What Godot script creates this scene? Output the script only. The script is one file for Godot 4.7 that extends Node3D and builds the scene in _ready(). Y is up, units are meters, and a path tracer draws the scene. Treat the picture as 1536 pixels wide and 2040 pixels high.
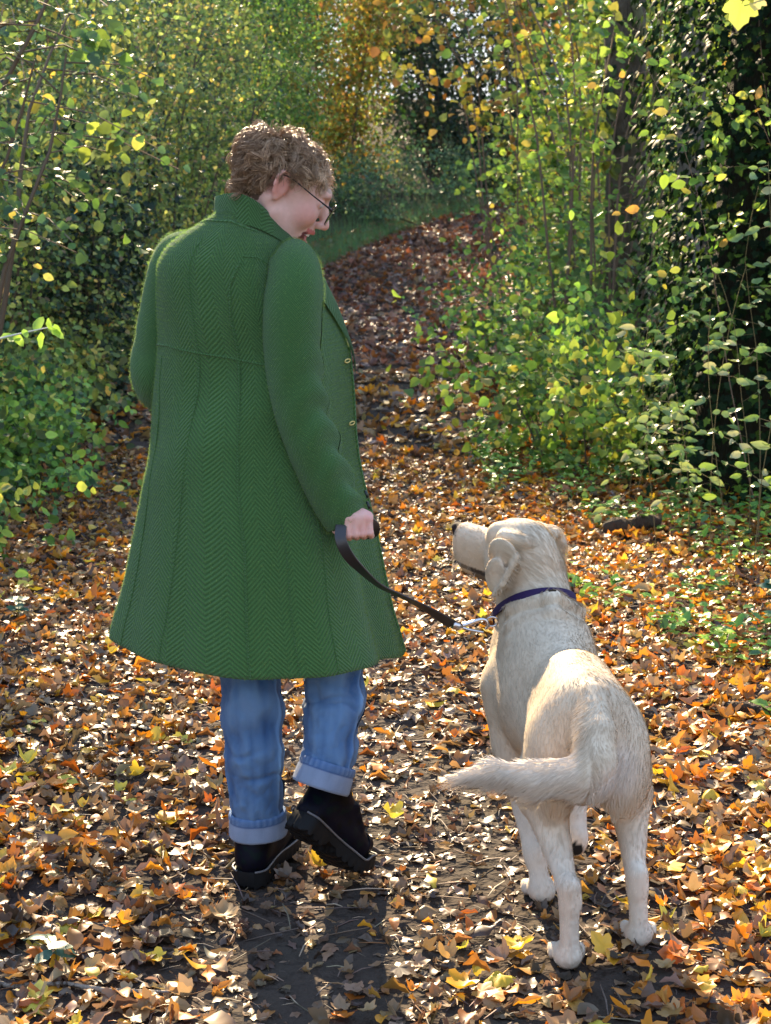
extends Node3D

var rng: RandomNumberGenerator
var noise: FastNoiseLite
var fine: FastNoiseLite


# ------------------------------------------------------------------ mesh collecting
class Geo:
	var v := PackedVector3Array()
	var uv := PackedVector2Array()
	var c := PackedColorArray()
	var i := PackedInt32Array()
	var lie := PackedVector3Array()  # normals of the surface that hairs lie on, one to a vertex

	func vert(p: Vector3, col: Color = Color.WHITE, t: Vector2 = Vector2.ZERO) -> int:
		v.append(p)
		c.append(col)
		uv.append(t)
		return v.size() - 1

	func tri(a: int, b: int, d: int) -> void:  # counter-clockwise from outside
		i.append(a)
		i.append(d)
		i.append(b)

	func quad(a: int, b: int, d: int, e: int) -> void:
		i.append(a)
		i.append(d)
		i.append(b)
		i.append(a)
		i.append(e)
		i.append(d)

	func normals() -> PackedVector3Array:
		var n := PackedVector3Array()
		n.resize(v.size())
		for k in range(0, i.size(), 3):
			var a := i[k]
			var b := i[k + 1]
			var d := i[k + 2]
			var m := (v[d] - v[a]).cross(v[b] - v[a])
			n[a] += m
			n[b] += m
			n[d] += m
		for k in n.size():
			n[k] = n[k].normalized() if n[k].length_squared() > 1e-20 else Vector3.UP
		return n

	func mesh(origin: Vector3 = Vector3.ZERO) -> ArrayMesh:
		var n := lie if lie.size() == v.size() else normals()
		var placed := v.duplicate()
		if origin != Vector3.ZERO:
			for k in v.size():
				placed[k] -= origin
		var arrays := []
		arrays.resize(Mesh.ARRAY_MAX)
		arrays[Mesh.ARRAY_VERTEX] = placed
		arrays[Mesh.ARRAY_NORMAL] = n
		arrays[Mesh.ARRAY_TEX_UV] = uv
		arrays[Mesh.ARRAY_COLOR] = c
		arrays[Mesh.ARRAY_INDEX] = i
		# tangents for the normal maps that follow the cloth
		var tangents := PackedFloat32Array()
		tangents.resize(v.size() * 4)
		for k in v.size():
			var t := n[k].cross(Vector3.UP)
			t = t.normalized() if t.length_squared() > 1e-8 else Vector3.RIGHT
			tangents[k * 4] = t.x
			tangents[k * 4 + 1] = t.y
			tangents[k * 4 + 2] = t.z
			tangents[k * 4 + 3] = 1.0
		arrays[Mesh.ARRAY_TANGENT] = tangents
		var m := ArrayMesh.new()
		m.add_surface_from_arrays(Mesh.PRIMITIVE_TRIANGLES, arrays)
		return m

	# a round tube along points; four or more sides
	func tube(pts: PackedVector3Array, rad: PackedFloat32Array, sides: int, c0: Color = Color.WHITE, c1: Color = Color.WHITE, flat: float = 1.0) -> void:
		var count := pts.size()
		if count < 2:
			return
		var t := (pts[1] - pts[0]).normalized()
		var nn := t.cross(Vector3(0.3, 0.9, 0.31)).normalized()
		if nn.length_squared() < 0.5:
			nn = t.cross(Vector3.RIGHT).normalized()
		var first := v.size()
		for k in count:
			if k > 0:
				var t2 := (pts[mini(k + 1, count - 1)] - pts[k - 1]).normalized()
				nn = (nn - t2 * nn.dot(t2)).normalized()
				t = t2
			var bb := t.cross(nn)
			var f := float(k) / float(count - 1)
			for s in sides:
				var w := TAU * s / sides
				vert(pts[k] + (nn * cos(w) + bb * sin(w) * flat) * rad[k], c0.lerp(c1, f), Vector2(float(s) / sides, f))
		for k in count - 1:
			for s in sides:
				var a := first + k * sides + s
				var b := first + k * sides + (s + 1) % sides
				quad(a, b, b + sides, a + sides)
		if sides > 3:
			for e in 2:
				var base := first + (count - 1) * sides * e
				var tip := vert(pts[(count - 1) * e], c0 if e == 0 else c1)
				for s in sides:
					if e == 1:
						tri(tip, base + s, base + (s + 1) % sides)
					else:
						tri(tip, base + (s + 1) % sides, base + s)

	func box(o: Vector3, x: Vector3, y: Vector3, z: Vector3, col: Color = Color.WHITE) -> void:
		for d: Array in [[x, y, z], [y, z, x], [z, x, y]]:
			for sgn: float in [1.0, -1.0]:
				var a: Vector3 = d[0]
				var b: Vector3 = d[1]
				var q: Vector3 = d[2] * sgn
				if x.cross(y).dot(z) * sgn < 0.0:
					var sw := a
					a = b
					b = sw
				var k := vert(o + q - a - b, col)
				vert(o + q + a - b, col)
				vert(o + q + a + b, col)
				vert(o + q - a + b, col)
				quad(k, k + 1, k + 2, k + 3)


# ------------------------------------------------------------------ smooth bodies from joined capsules and ellipsoids
class Field:
	var kind := PackedInt32Array()
	var a := PackedVector3Array()
	var b := PackedVector3Array()
	var ra := PackedFloat32Array()
	var rb := PackedFloat32Array()
	var kk := PackedFloat32Array()
	var inv: Array[Basis] = []

	func put(t: int, p: Vector3, q: Vector3, r0: float, r1: float, k: float, m: Basis) -> void:
		kind.append(t)
		a.append(p)
		b.append(q)
		ra.append(r0)
		rb.append(r1)
		kk.append(k)
		inv.append(m.inverse())

	func cap(p: Vector3, q: Vector3, r0: float, r1: float, k: float = 0.02) -> void:
		put(0, p, q - p, r0, r1, k, Basis())

	func ell(p: Vector3, r: Vector3, k: float = 0.02, m: Basis = Basis()) -> void:
		put(1, p, r, 0, 0, k, m)

	func cut(p: Vector3, r: Vector3, k: float = 0.01, m: Basis = Basis()) -> void:
		put(2, p, r, 0, 0, k, m)

	func one(n: int, p: Vector3) -> float:
		if kind[n] == 0:
			var ab := b[n]
			var ap := p - a[n]
			var h := clampf(ap.dot(ab) / maxf(ab.length_squared(), 1e-9), 0.0, 1.0)
			return (ap - ab * h).length() - (ra[n] + (rb[n] - ra[n]) * h)
		var q := inv[n] * (p - a[n])
		var s := b[n]
		var k0 := (q / s).length()
		var k1 := (q / (s * s)).length()
		return k0 * (k0 - 1.0) / maxf(k1, 1e-6)

	func at(p: Vector3, ids: PackedInt32Array) -> float:
		var d := 1000.0
		for n in ids:
			var e := one(n, p)
			var k := kk[n]
			if kind[n] == 2:
				e = -e
				var h2 := maxf(k - absf(d - e), 0.0) / k
				d = maxf(d, e) + h2 * h2 * k * 0.25
			else:
				var h := maxf(k - absf(d - e), 0.0) / k
				d = minf(d, e) - h * h * k * 0.25
		return d

	func all() -> PackedInt32Array:
		return PackedInt32Array(range(kind.size()))

	# surface nets over the blocks that the surface crosses
	func build(g: Geo, lo: Vector3, hi: Vector3, cell: float, tint: Callable) -> void:
		var size := (hi - lo) / cell
		var bx := int(ceil(size.x / 8.0))
		var by := int(ceil(size.y / 8.0))
		var bz := int(ceil(size.z / 8.0))
		var nx := bx * 8 + 1
		var ny := by * 8 + 1
		var nz := bz * 8 + 1
		var val := PackedFloat32Array()
		val.resize(nx * ny * nz)
		val.fill(1.0)
		var cellv := PackedInt32Array()
		cellv.resize(nx * ny * nz)
		cellv.fill(-1)
		var half := cell * 4.0 * 1.7321
		var active: Array[Vector3i] = []
		for z in bz:
			for y in by:
				for x in bx:
					var mid := lo + Vector3(x * 8 + 4, y * 8 + 4, z * 8 + 4) * cell
					var ids := PackedInt32Array()
					var near := 1000.0
					for n in kind.size():
						var e := one(n, mid)
						if e < half * 1.6 + kk[n] + cell:
							ids.append(n)
							if kind[n] != 2:
								near = minf(near, e)
					if near > half * 1.6 + 0.02 or ids.is_empty():
						continue
					var dm := at(mid, ids)
					if dm < -half * 1.8 or dm > half * 1.8 + 0.02:
						continue
					active.append(Vector3i(x * 8, y * 8, z * 8))
					for kz in 9:
						for ky in 9:
							var row := ((z * 8 + kz) * ny + y * 8 + ky) * nx + x * 8
							for kx in 9:
								val[row + kx] = at(lo + Vector3(x * 8 + kx, y * 8 + ky, z * 8 + kz) * cell, ids)
		var sy := nx
		var sz := nx * ny
		var offs := PackedInt32Array([0, 1, sy, sy + 1, sz, sz + 1, sz + sy, sz + sy + 1])
		for o in active:
			for kz in 8:
				for ky in 8:
					for kx in 8:
						var at0 := ((o.z + kz) * ny + o.y + ky) * nx + o.x + kx
						var mask := 0
						for q in 8:
							if val[at0 + offs[q]] < 0.0:
								mask |= 1 << q
						if mask == 0 or mask == 255:
							continue
						var sum := Vector3.ZERO
						var cnt := 0
						for e in 12:
							var ax := e / 4
							var s := e % 4
							var q0 := 0
							if ax == 0:
								q0 = s * 2
							elif ax == 1:
								q0 = (s & 1) | ((s & 2) << 1)
							else:
								q0 = s
							var q1 := q0 | (1 << ax)
							if ((mask >> q0) & 1) == ((mask >> q1) & 1):
								continue
							var v0 := val[at0 + offs[q0]]
							var v1 := val[at0 + offs[q1]]
							var t := v0 / (v0 - v1)
							var p := Vector3(q0 & 1, (q0 >> 1) & 1, (q0 >> 2) & 1)
							p[ax] += t
							sum += p
							cnt += 1
						var pos := lo + (Vector3(o.x + kx, o.y + ky, o.z + kz) + sum / cnt) * cell
						cellv[at0] = g.vert(pos, (tint as Callable).call(pos))
		for o in active:
			for kz in 8:
				for ky in 8:
					for kx in 8:
						var at0 := ((o.z + kz) * ny + o.y + ky) * nx + o.x + kx
						if cellv[at0] < 0:
							continue
						var inside := val[at0] < 0.0
						for ax in 3:
							var step := 1 if ax == 0 else (sy if ax == 1 else sz)
							if inside == (val[at0 + step] < 0.0):
								continue
							var s1 := sy if ax == 0 else (sz if ax == 1 else 1)
							var s2 := sz if ax == 0 else (1 if ax == 1 else sy)
							if at0 - s1 - s2 < 0:
								continue
							var p0 := cellv[at0 - s1 - s2]
							var p1 := cellv[at0 - s2]
							var p2 := cellv[at0]
							var p3 := cellv[at0 - s1]
							if p0 < 0 or p1 < 0 or p2 < 0 or p3 < 0:
								continue
							if inside:
								g.quad(p0, p1, p2, p3)
							else:
								g.quad(p3, p2, p1, p0)


# ------------------------------------------------------------------ curves
func smooth_points(p: Array, per: int) -> PackedVector3Array:
	var out := PackedVector3Array()
	var n := p.size()
	for k in n - 1:
		var p0: Vector3 = p[maxi(k - 1, 0)]
		var p1: Vector3 = p[k]
		var p2: Vector3 = p[k + 1]
		var p3: Vector3 = p[mini(k + 2, n - 1)]
		for s in per:
			out.append(p1.cubic_interpolate(p2, p0, p3, float(s) / per))
	out.append(p[n - 1])
	return out


func smooth_floats(p: Array, per: int) -> PackedFloat32Array:
	var out := PackedFloat32Array()
	var n := p.size()
	for k in n - 1:
		for s in per:
			out.append(cubic_interpolate(p[k], p[k + 1], p[maxi(k - 1, 0)], p[mini(k + 2, n - 1)], float(s) / per))
	out.append(p[n - 1])
	return out


func pick(xs: Array, ys: Array, x: float) -> float:  # smooth curve through (x, y), x rising
	var n := xs.size()
	if x <= xs[0]:
		return ys[0]
	for k in n - 1:
		if x <= xs[k + 1]:
			var t: float = (x - xs[k]) / (xs[k + 1] - xs[k])
			return cubic_interpolate_in_time(ys[k], ys[k + 1], ys[maxi(k - 1, 0)], ys[mini(k + 2, n - 1)], t, xs[k + 1] - xs[k], xs[maxi(k - 1, 0)] - xs[k], xs[mini(k + 2, n - 1)] - xs[k])
	return ys[n - 1]


func along(pts: Array, rads: Array, per: int, sides: int, g: Geo, c0: Color = Color.WHITE, c1: Color = Color.WHITE, flat: float = 1.0) -> void:
	g.tube(smooth_points(pts, per), smooth_floats(rads, per), sides, c0, c1, flat)


# ------------------------------------------------------------------ nodes
func thing(called: String, label: String, category: String, at: Vector3, group: String = "") -> Node3D:
	var o := Node3D.new()
	o.name = called
	o.position = at
	add_child(o, true)
	return tag(o, label, category, group)


func tag(o: Node3D, label: String, category: String = "", group: String = "", kind: String = "") -> Node3D:
	if label:
		o.set_meta("label", label)
	if category:
		o.set_meta("category", category)
	if group:
		o.set_meta("group", group)
	if kind:
		o.set_meta("kind", kind)
	return o


func part(parent: Node3D, called: String, m: Mesh, mat: Material) -> MeshInstance3D:
	var o := MeshInstance3D.new()
	o.name = called
	o.mesh = m
	o.material_override = mat
	parent.add_child(o, true)
	return o


func scatter(parent: Node3D, called: String, m: Mesh, mat: Material, where: Array[Transform3D], cols: PackedColorArray) -> MultiMeshInstance3D:
	var mm := MultiMesh.new()
	mm.transform_format = MultiMesh.TRANSFORM_3D
	mm.use_colors = true
	mm.mesh = m
	mm.instance_count = where.size()
	for k in where.size():
		mm.set_instance_transform(k, where[k])
		mm.set_instance_color(k, cols[k])
	var o := MultiMeshInstance3D.new()
	o.name = called
	o.multimesh = mm
	o.material_override = mat
	parent.add_child(o, true)
	o.set_meta("kind", "stuff")
	return o


func mat_plain(rough: float, spec: float = 0.5) -> StandardMaterial3D:
	var m := StandardMaterial3D.new()
	m.vertex_color_use_as_albedo = true
	m.roughness = rough
	m.metallic_specular = spec
	return m


func mat_leaf(rough: float, glow: float, spec: float = 0.5) -> StandardMaterial3D:
	var m := mat_plain(rough, spec)
	m.backlight_enabled = true
	m.backlight = Color(glow, glow, glow).linear_to_srgb()
	m.cull_mode = BaseMaterial3D.CULL_DISABLED
	return m


func r(a: float, b: float) -> float:
	return rng.randf_range(a, b)


func from(p: Array) -> Color:  # weighted palette [colour, weight, ...] with a little spread
	var total := 0.0
	for k in range(1, p.size(), 2):
		total += p[k]
	var x := rng.randf() * total
	for k in range(0, p.size(), 2):
		x -= p[k + 1]
		if x <= 0.0:
			var c: Color = p[k]
			var s := r(0.75, 1.3)
			return Color(c.r * s * r(0.88, 1.14), c.g * s * r(0.92, 1.09), c.b * s * r(0.85, 1.15))
	return p[0]


func leaf_frame(axis: Vector3, up: Vector3, size: float, wide: float = 1.0) -> Basis:
	var z := axis.normalized()
	var x := up.cross(z)
	x = x.normalized() if x.length_squared() > 1e-6 else z.cross(Vector3.RIGHT).normalized()
	var y := z.cross(x)
	return Basis(x * size * wide, y * size, z * size)


func any_dir() -> Vector3:
	return Vector3(rng.randfn(), rng.randfn(), rng.randfn()).normalized()


# ------------------------------------------------------------------ leaf shapes: base at the origin, tip towards +z, upper side +y
func maple_leaf(curl: float, fold: float, wave: float, seed_at: float) -> ArrayMesh:
	var half := [Vector2(0.03, 0.0), Vector2(0.16, -0.11), Vector2(0.36, -0.10), Vector2(0.36, 0.03), Vector2(0.50, 0.13), Vector2(0.56, 0.30), Vector2(0.46, 0.36), Vector2(0.31, 0.37), Vector2(0.30, 0.53), Vector2(0.17, 0.62), Vector2(0.0, 0.80)]
	var rim: Array[Vector2] = []
	for p: Vector2 in half:
		rim.append(p)
	for k in range(half.size() - 2, -1, -1):
		rim.append(Vector2(-half[k].x, half[k].y))
	var g := Geo.new()
	var bend := func(p: Vector2) -> Vector3:
		var q := p - Vector2(0, 0.25)
		var y := curl * (q.x * q.x + 0.7 * q.y * q.y) - fold * absf(p.x) + wave * sin(p.x * 9.0 + seed_at) * sin(p.y * 8.0 + seed_at * 1.7)
		return Vector3(p.x * (1.0 - 0.25 * absf(curl) * absf(p.x)), y, p.y)
	var hub := g.vert((bend as Callable).call(Vector2(0, 0.12)), Color(0.8, 0.8, 0.75))
	var n := rim.size()
	for p in rim:
		g.vert((bend as Callable).call(Vector2(0, 0.18).lerp(p, 0.55)), Color(0.9, 0.92, 0.9) if absf(p.x) > 0.02 else Color(0.75, 0.75, 0.7))
	for p in rim:
		g.vert((bend as Callable).call(p), Color(1.0, 0.95, 0.9))
	for k in n:
		var q := (k + 1) % n
		g.tri(hub, 1 + q, 1 + k)
		g.quad(1 + k, 1 + q, 1 + n + q, 1 + n + k)
	# stalk
	var stem := PackedVector3Array([Vector3(0, 0, 0.06), Vector3(0.02, -0.03 * fold, -0.18), Vector3(0.07, 0.05, -0.42)])
	g.tube(stem, PackedFloat32Array([0.014, 0.012, 0.01]), 3, Color(0.8, 0.6, 0.4), Color(0.7, 0.5, 0.3))
	return g.mesh()


func oval_leaf(width: float, fold: float, bend: float, tip: float, twist: float = 0.0) -> ArrayMesh:
	var g := Geo.new()
	var rows := 6
	for k in rows + 1:
		var t := float(k) / rows
		var w := width * pow(sin(PI * pow(t, tip)), 0.75) * 0.5
		if k == 0 or k == rows:
			w = 0.004
		var y := bend * (t - t * t * 1.6)
		var tw := twist * (t - 0.3)
		var side := Vector3(cos(tw), sin(tw), 0)
		var wav := 0.03 * sin(t * 14.0)
		g.vert(Vector3(0, y + fold * w + wav, t) - side * w, Color(1, 1, 1))
		g.vert(Vector3(0, y, t), Color(0.82, 0.84, 0.8))
		g.vert(Vector3(0, y + fold * w - wav, t) + side * w, Color(0.96, 0.97, 0.96))
	for k in rows:
		for s in 2:
			var q := k * 3 + s
			g.quad(q, q + 3, q + 4, q + 1)
	return g.mesh()


func ivy_leaf() -> ArrayMesh:
	var g := Geo.new()
	var rim := [Vector2(0, -0.02), Vector2(0.22, -0.16), Vector2(0.38, -0.05), Vector2(0.34, 0.14), Vector2(0.52, 0.28), Vector2(0.26, 0.45), Vector2(0, 0.85), Vector2(-0.26, 0.45), Vector2(-0.52, 0.28), Vector2(-0.34, 0.14), Vector2(-0.38, -0.05), Vector2(-0.22, -0.16)]
	var hub := g.vert(Vector3(0, 0.04, 0.18), Color(0.85, 0.88, 0.85))
	for p: Vector2 in rim:
		g.vert(Vector3(p.x, -0.12 * absf(p.x) - 0.15 * p.y * p.y, p.y))
	for k in rim.size():
		g.tri(hub, 1 + (k + 1) % rim.size(), 1 + k)
	return g.mesh()


func shard_leaf(curl: float, seed_at: float) -> ArrayMesh:  # a dry, broken, rolled piece
	var g := Geo.new()
	var n := 5
	for k in n + 1:
		var t := float(k) / n
		var w := 0.30 * sin(PI * (0.08 + 0.86 * t)) * (0.8 + 0.3 * sin(seed_at + t * 11.0))
		for s in 4:
			var x := (s / 3.0 - 0.5) * 2.0
			var ang := x * curl
			g.vert(Vector3(sin(ang) * w / maxf(curl, 0.2), (1.0 - cos(ang)) * w * 0.9 + 0.06 * sin(t * 7.0 + seed_at), t), Color(1, 1, 1).lerp(Color(0.7, 0.65, 0.6), absf(x) * 0.5))
	for k in n:
		for s in 3:
			var q := k * 4 + s
			g.quad(q, q + 4, q + 5, q + 1)
	return g.mesh()


# ------------------------------------------------------------------ the lie of the land (metres; d is the distance up the path)
const EDGE_D := [0.0, 6.0, 8.0, 11.5, 15.0, 19.0, 22.0, 28.0, 34.0, 40.0, 60.0]
const EDGE_L := [-2.0, -2.0, -1.95, -1.85, -1.6, -1.2, -0.85, 0.1, 2.0, 4.5, 14.0]
const EDGE_R := [1.9, 1.45, 1.05, 0.55, 0.6, 0.9, 1.1, 1.6, 3.4, 6.2, 17.0]
const RISE_D := [-40.0, 0.0, 12.0, 22.0, 28.0, 34.0, 40.0, 70.0, 160.0]
const RISE_Y := [0.0, 0.0, 0.0, 0.33, 0.52, 0.86, 1.2, 2.6, 4.0]


func left_edge(d: float) -> float:
	return pick(EDGE_D, EDGE_L, d)


func right_edge(d: float) -> float:
	return pick(EDGE_D, EDGE_R, d)


func land(x: float, z: float) -> float:
	var d := -z
	var y := pick(RISE_D, RISE_Y, d)
	var dl := left_edge(d) - x
	var dr := x - right_edge(d)
	if dl > 0.0:
		y += 1.9 * (1.0 - exp(-dl * 0.28)) - 0.53 * dl * exp(-dl * 1.5)
	if dr > 0.0:
		y += 1.1 * (1.0 - exp(-dr * 0.2)) - 0.22 * dr * exp(-dr * 1.5)
	return y + 0.025 * noise.get_noise_2d(x * 90.0, z * 90.0) * smoothstep(3.0, 7.0, d) + 0.01 * fine.get_noise_2d(x * 200.0, z * 200.0)


func build_ground() -> MeshInstance3D:
	var g := Geo.new()
	var xs: Array[float] = []
	var x := -40.0
	while x < 40.0:
		xs.append(x)
		x += 0.2 if absf(x) < 5.0 else (0.7 if absf(x) < 12.0 else 4.0)
	var zs: Array[float] = []
	var z := 14.0
	while z > -150.0:
		zs.append(z)
		z -= 0.2 if z < 0.0 and z > -14.0 else (0.5 if z < 4.0 and z > -45.0 else 6.0)
	for zz in zs:
		for xx in xs:
			var s := 0.8 + 0.4 * noise.get_noise_2d(xx * 60.0, zz * 60.0)
			g.vert(Vector3(xx, land(xx, zz), zz), Color(0.060 * s, 0.048 * s, 0.036 * s), Vector2(xx, zz))
	var w := xs.size()
	for j in zs.size() - 1:
		for k in w - 1:
			var q := j * w + k
			g.quad(q, q + 1, q + w + 1, q + w)
	var m := mat_plain(0.95, 0.15)
	soil_relief(m)
	var o := part(self, "ground", g.mesh(), m)
	tag(o, "dark woodland soil under fallen leaves", "ground", "", "structure")
	return o


func soil_relief(m: StandardMaterial3D) -> void:
	var t := NoiseTexture2D.new()
	t.width = 512
	t.height = 512
	t.seamless = true
	var f := FastNoiseLite.new()
	f.seed = 5
	f.frequency = 0.02
	f.fractal_octaves = 5
	t.noise = f
	m.heightmap_enabled = true
	m.heightmap_texture = t
	m.heightmap_scale = 2.0
	m.uv1_triplanar = true
	m.uv1_world_triplanar = true
	m.uv1_scale = Vector3(1.6, 1.6, 1.6)


func build_path() -> void:
	var g := Geo.new()
	var n := 24
	var d := -4.0
	var rows := 0
	while d < 46.0:
		for k in n + 1:
			var f := float(k) / n
			var x := lerpf(left_edge(d) + 0.25, right_edge(d) - 0.15, f) + 0.12 * noise.get_noise_2d(f * 300.0, d * 70.0)
			var s := 0.75 + 0.5 * absf(noise.get_noise_2d(x * 120.0, d * 120.0))
			g.vert(Vector3(x, land(x, -d) + 0.012, -d), Color(0.060 * s, 0.046 * s, 0.036 * s))
		rows += 1
		d += 0.2
	for j in rows - 1:
		for k in n:
			var q := j * (n + 1) + k
			g.quad(q, q + 1, q + n + 2, q + n + 1)
	var m := mat_plain(0.92, 0.2)
	soil_relief(m)
	tag(part(self, "path", g.mesh(), m), "trodden dark earth footpath winding uphill into the wood", "path", "", "structure")


func bare(x: float, d: float) -> float:  # 1 where feet keep the path clear
	var mid := -0.05 + 0.12 * sin(d * 0.6)
	if d > 10.0:
		mid = lerpf(left_edge(d), right_edge(d), 0.62)
	var b := 1.0 - smoothstep(0.18, 0.62, absf(x - mid))
	if d < 5.5:
		b *= 0.75 * (1.0 - smoothstep(3.3, 5.2, d)) + 0.4
	elif d < 16.0:
		b *= 0.15
	else:
		b *= 0.9
	return clampf(b * (0.8 + 0.7 * noise.get_noise_2d(x * 130.0, d * 90.0)), 0.0, 1.0)


func litter_colour(x: float, d: float, top: bool) -> Color:
	var warm := smoothstep(0.1, 0.9, x) * 0.6 + smoothstep(-0.5, -1.2, x) * 0.25
	warm += 0.35 * noise.get_noise_2d(x * 45.0, d * 45.0)
	if d > 13.0:
		return from([Color(0.30, 0.11, 0.045), 4.0, Color(0.20, 0.085, 0.05), 3.0, Color(0.30, 0.19, 0.14), 3.0, Color(0.10, 0.06, 0.05), 2.0, Color(0.42, 0.16, 0.03), 1.2])
	var k := rng.randf() + warm * 0.42 + (0.10 if top else 0.0)
	if k > 0.87:
		return from([Color(0.62, 0.22, 0.016), 4.0, Color(0.66, 0.31, 0.025), 3.5, Color(0.74, 0.47, 0.04), 1.6, Color(0.46, 0.13, 0.014), 2.5, Color(0.52, 0.42, 0.06), 0.35])
	if k > 0.48:
		return from([Color(0.320, 0.170, 0.062), 3.0, Color(0.350, 0.225, 0.100), 1.6, Color(0.290, 0.115, 0.026), 3.0, Color(0.430, 0.205, 0.042), 2.6])
	return from([Color(0.143, 0.080, 0.042), 4.0, Color(0.227, 0.143, 0.080), 3.0, Color(0.286, 0.210, 0.143), 1.2, Color(0.076, 0.046, 0.029), 2.5])


func litter_frame(size: float, wild: float) -> Basis:
	var tilt := minf(absf(rng.randfn()) * wild, 1.35)
	var b := Basis(Vector3.UP, r(0, TAU)) * Basis(Vector3.RIGHT, tilt * (1.0 if rng.randf() < 0.6 else -1.0)) * Basis(Vector3.UP, r(0, TAU))
	if rng.randf() < 0.35:
		b = b * Basis(Vector3.FORWARD, PI)
	return b.scaled_local(Vector3.ONE * size)


func build_litter(ground: Node3D) -> void:
	var maples: Array[ArrayMesh] = []
	for k in 6:
		maples.append(maple_leaf([0.5, 1.3, -0.9, 1.9, 0.9, -1.6][k], [0.1, 0.25, 0.0, -0.2, 0.4, 0.15][k], [0.05, 0.08, 0.06, 0.1, 0.04, 0.09][k], k * 1.3))
	var ovals: Array[ArrayMesh] = [oval_leaf(0.62, 0.5, 0.25, 0.8, 0.8), oval_leaf(0.5, -0.3, -0.3, 0.9, -0.7), oval_leaf(0.7, 0.25, 0.4, 0.75, 0.3)]
	var shards: Array[ArrayMesh] = [shard_leaf(1.4, 0.3), shard_leaf(0.7, 2.0), shard_leaf(2.2, 4.1)]
	var shapes: Array[ArrayMesh] = []
	shapes.append_array(maples)
	shapes.append_array(ovals)
	shapes.append_array(shards)
	var mat := mat_leaf(0.44, 0.65, 0.5)
	var xf: Array = []
	var cl: Array = []
	for k in shapes.size():
		var a: Array[Transform3D] = []
		xf.append(a)
		cl.append(PackedColorArray())
	var add_leaf := func(x: float, d: float, size: float, wild: float, lift: float, kind: int) -> void:
		var trodden := wild < 0.2 and rng.randf() < 0.8
		var y := land(x, -d) + 0.016 + lift
		xf[kind].append(Transform3D(litter_frame(size, wild), Vector3(x, y, -d)))
		cl[kind].append(from([Color(0.12, 0.072, 0.044), 3.0, Color(0.20, 0.12, 0.066), 3.0, Color(0.30, 0.17, 0.075), 2.0, Color(0.07, 0.046, 0.03), 1.5]) if trodden else litter_colour(x, d, lift > 0.014))
	var want := 46000
	for k in want:
		var d := sqrt(r(2.3 * 2.3, 9.5 * 9.5)) if k % 3 else r(2.3, 9.5)
		var x := r(-1.0, 1.0) * (0.27 * d + 0.75)
		var b := bare(x, d)
		if rng.randf() < b * 0.2:
			continue
		var u := rng.randf()
		var kind := rng.randi() % 6
		var size := r(0.028, 0.060)
		if u > 0.38:
			kind = 6 + rng.randi() % 3
			size = r(0.03, 0.06)
		if u > 0.56:
			kind = 9 + rng.randi() % 3
			size = r(0.025, 0.065)
		var pressed := rng.randf() < b
		(add_leaf as Callable).call(x, d, size * (0.75 if pressed else 1.0), 0.14 if pressed else 0.42, 0.0 if pressed else r(0.0, 0.022), kind)
	for k in 21000:
		var d := r(9.3, 40.0)
		if rng.randf() < smoothstep(16.0, 44.0, d) * 0.6:
			continue
		var x := r(left_edge(d) - 0.5, right_edge(d) + 0.7)
		var b := bare(x, d)
		if rng.randf() < b * 0.5:
			continue
		var kind := rng.randi() % shapes.size()
		(add_leaf as Callable).call(x, d, r(0.05, 0.10) * (1.0 + 0.012 * d), 0.4, r(0.0, 0.02), kind)
	var bed := tag(Node3D.new(), "", "", "", "stuff") as Node3D
	bed.name = "fallen_leaves"
	add_child(bed)
	tag(bed, "deep litter of brown, tan and orange fallen leaves covering path and verges", "fallen leaves", "", "stuff")
	for k in shapes.size():
		scatter(bed, "leaf_litter", shapes[k], mat, xf[k], cl[k])
	# crumbs, stalks and bits of twig between the leaves
	var crumb := Geo.new()
	crumb.tube(PackedVector3Array([Vector3(0, 0, -0.5), Vector3(0.06, 0.05, 0), Vector3(0, 0, 0.5)]), PackedFloat32Array([0.025, 0.04, 0.02]), 3)
	var cx: Array[Transform3D] = []
	var cc := PackedColorArray()
	for k in 9000:
		var d := sqrt(r(2.3 * 2.3, 8.0 * 8.0))
		var x := r(-1.0, 1.0) * (0.27 * d + 0.7)
		var bs := Basis(Vector3.UP, r(0, TAU)) * Basis(Vector3.RIGHT, r(-0.25, 0.25))
		var s := r(0.012, 0.05) if k % 6 else r(0.05, 0.14)
		cx.append(Transform3D(bs.scaled_local(Vector3(0.05 if k % 6 == 0 else s, 0.05 if k % 6 == 0 else s * 0.8, s)), Vector3(x, land(x, -d) + r(0.012, 0.028), -d)))
		cc.append(from([Color(0.10, 0.07, 0.05), 3.0, Color(0.3, 0.22, 0.15), 1.5, Color(0.2, 0.09, 0.03), 1.0]))
	scatter(bed, "crumbs", crumb.mesh(), mat_plain(0.7), cx, cc)
	# the leaves that show largest, each one a piece of the ground
	var tints: Array[StandardMaterial3D] = []
	for c: Color in [Color(0.64, 0.24, 0.015), Color(0.60, 0.19, 0.012), Color(0.70, 0.36, 0.025), Color(0.74, 0.50, 0.04), Color(0.50, 0.15, 0.012), Color(0.38, 0.24, 0.11), Color(0.30, 0.17, 0.075), Color(0.62, 0.52, 0.07), Color(0.26, 0.15, 0.085), Color(0.44, 0.27, 0.10)]:
		var m := mat_leaf(0.48, 0.65, 0.45)
		m.albedo_color = c.linear_to_srgb()
		tints.append(m)
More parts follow.
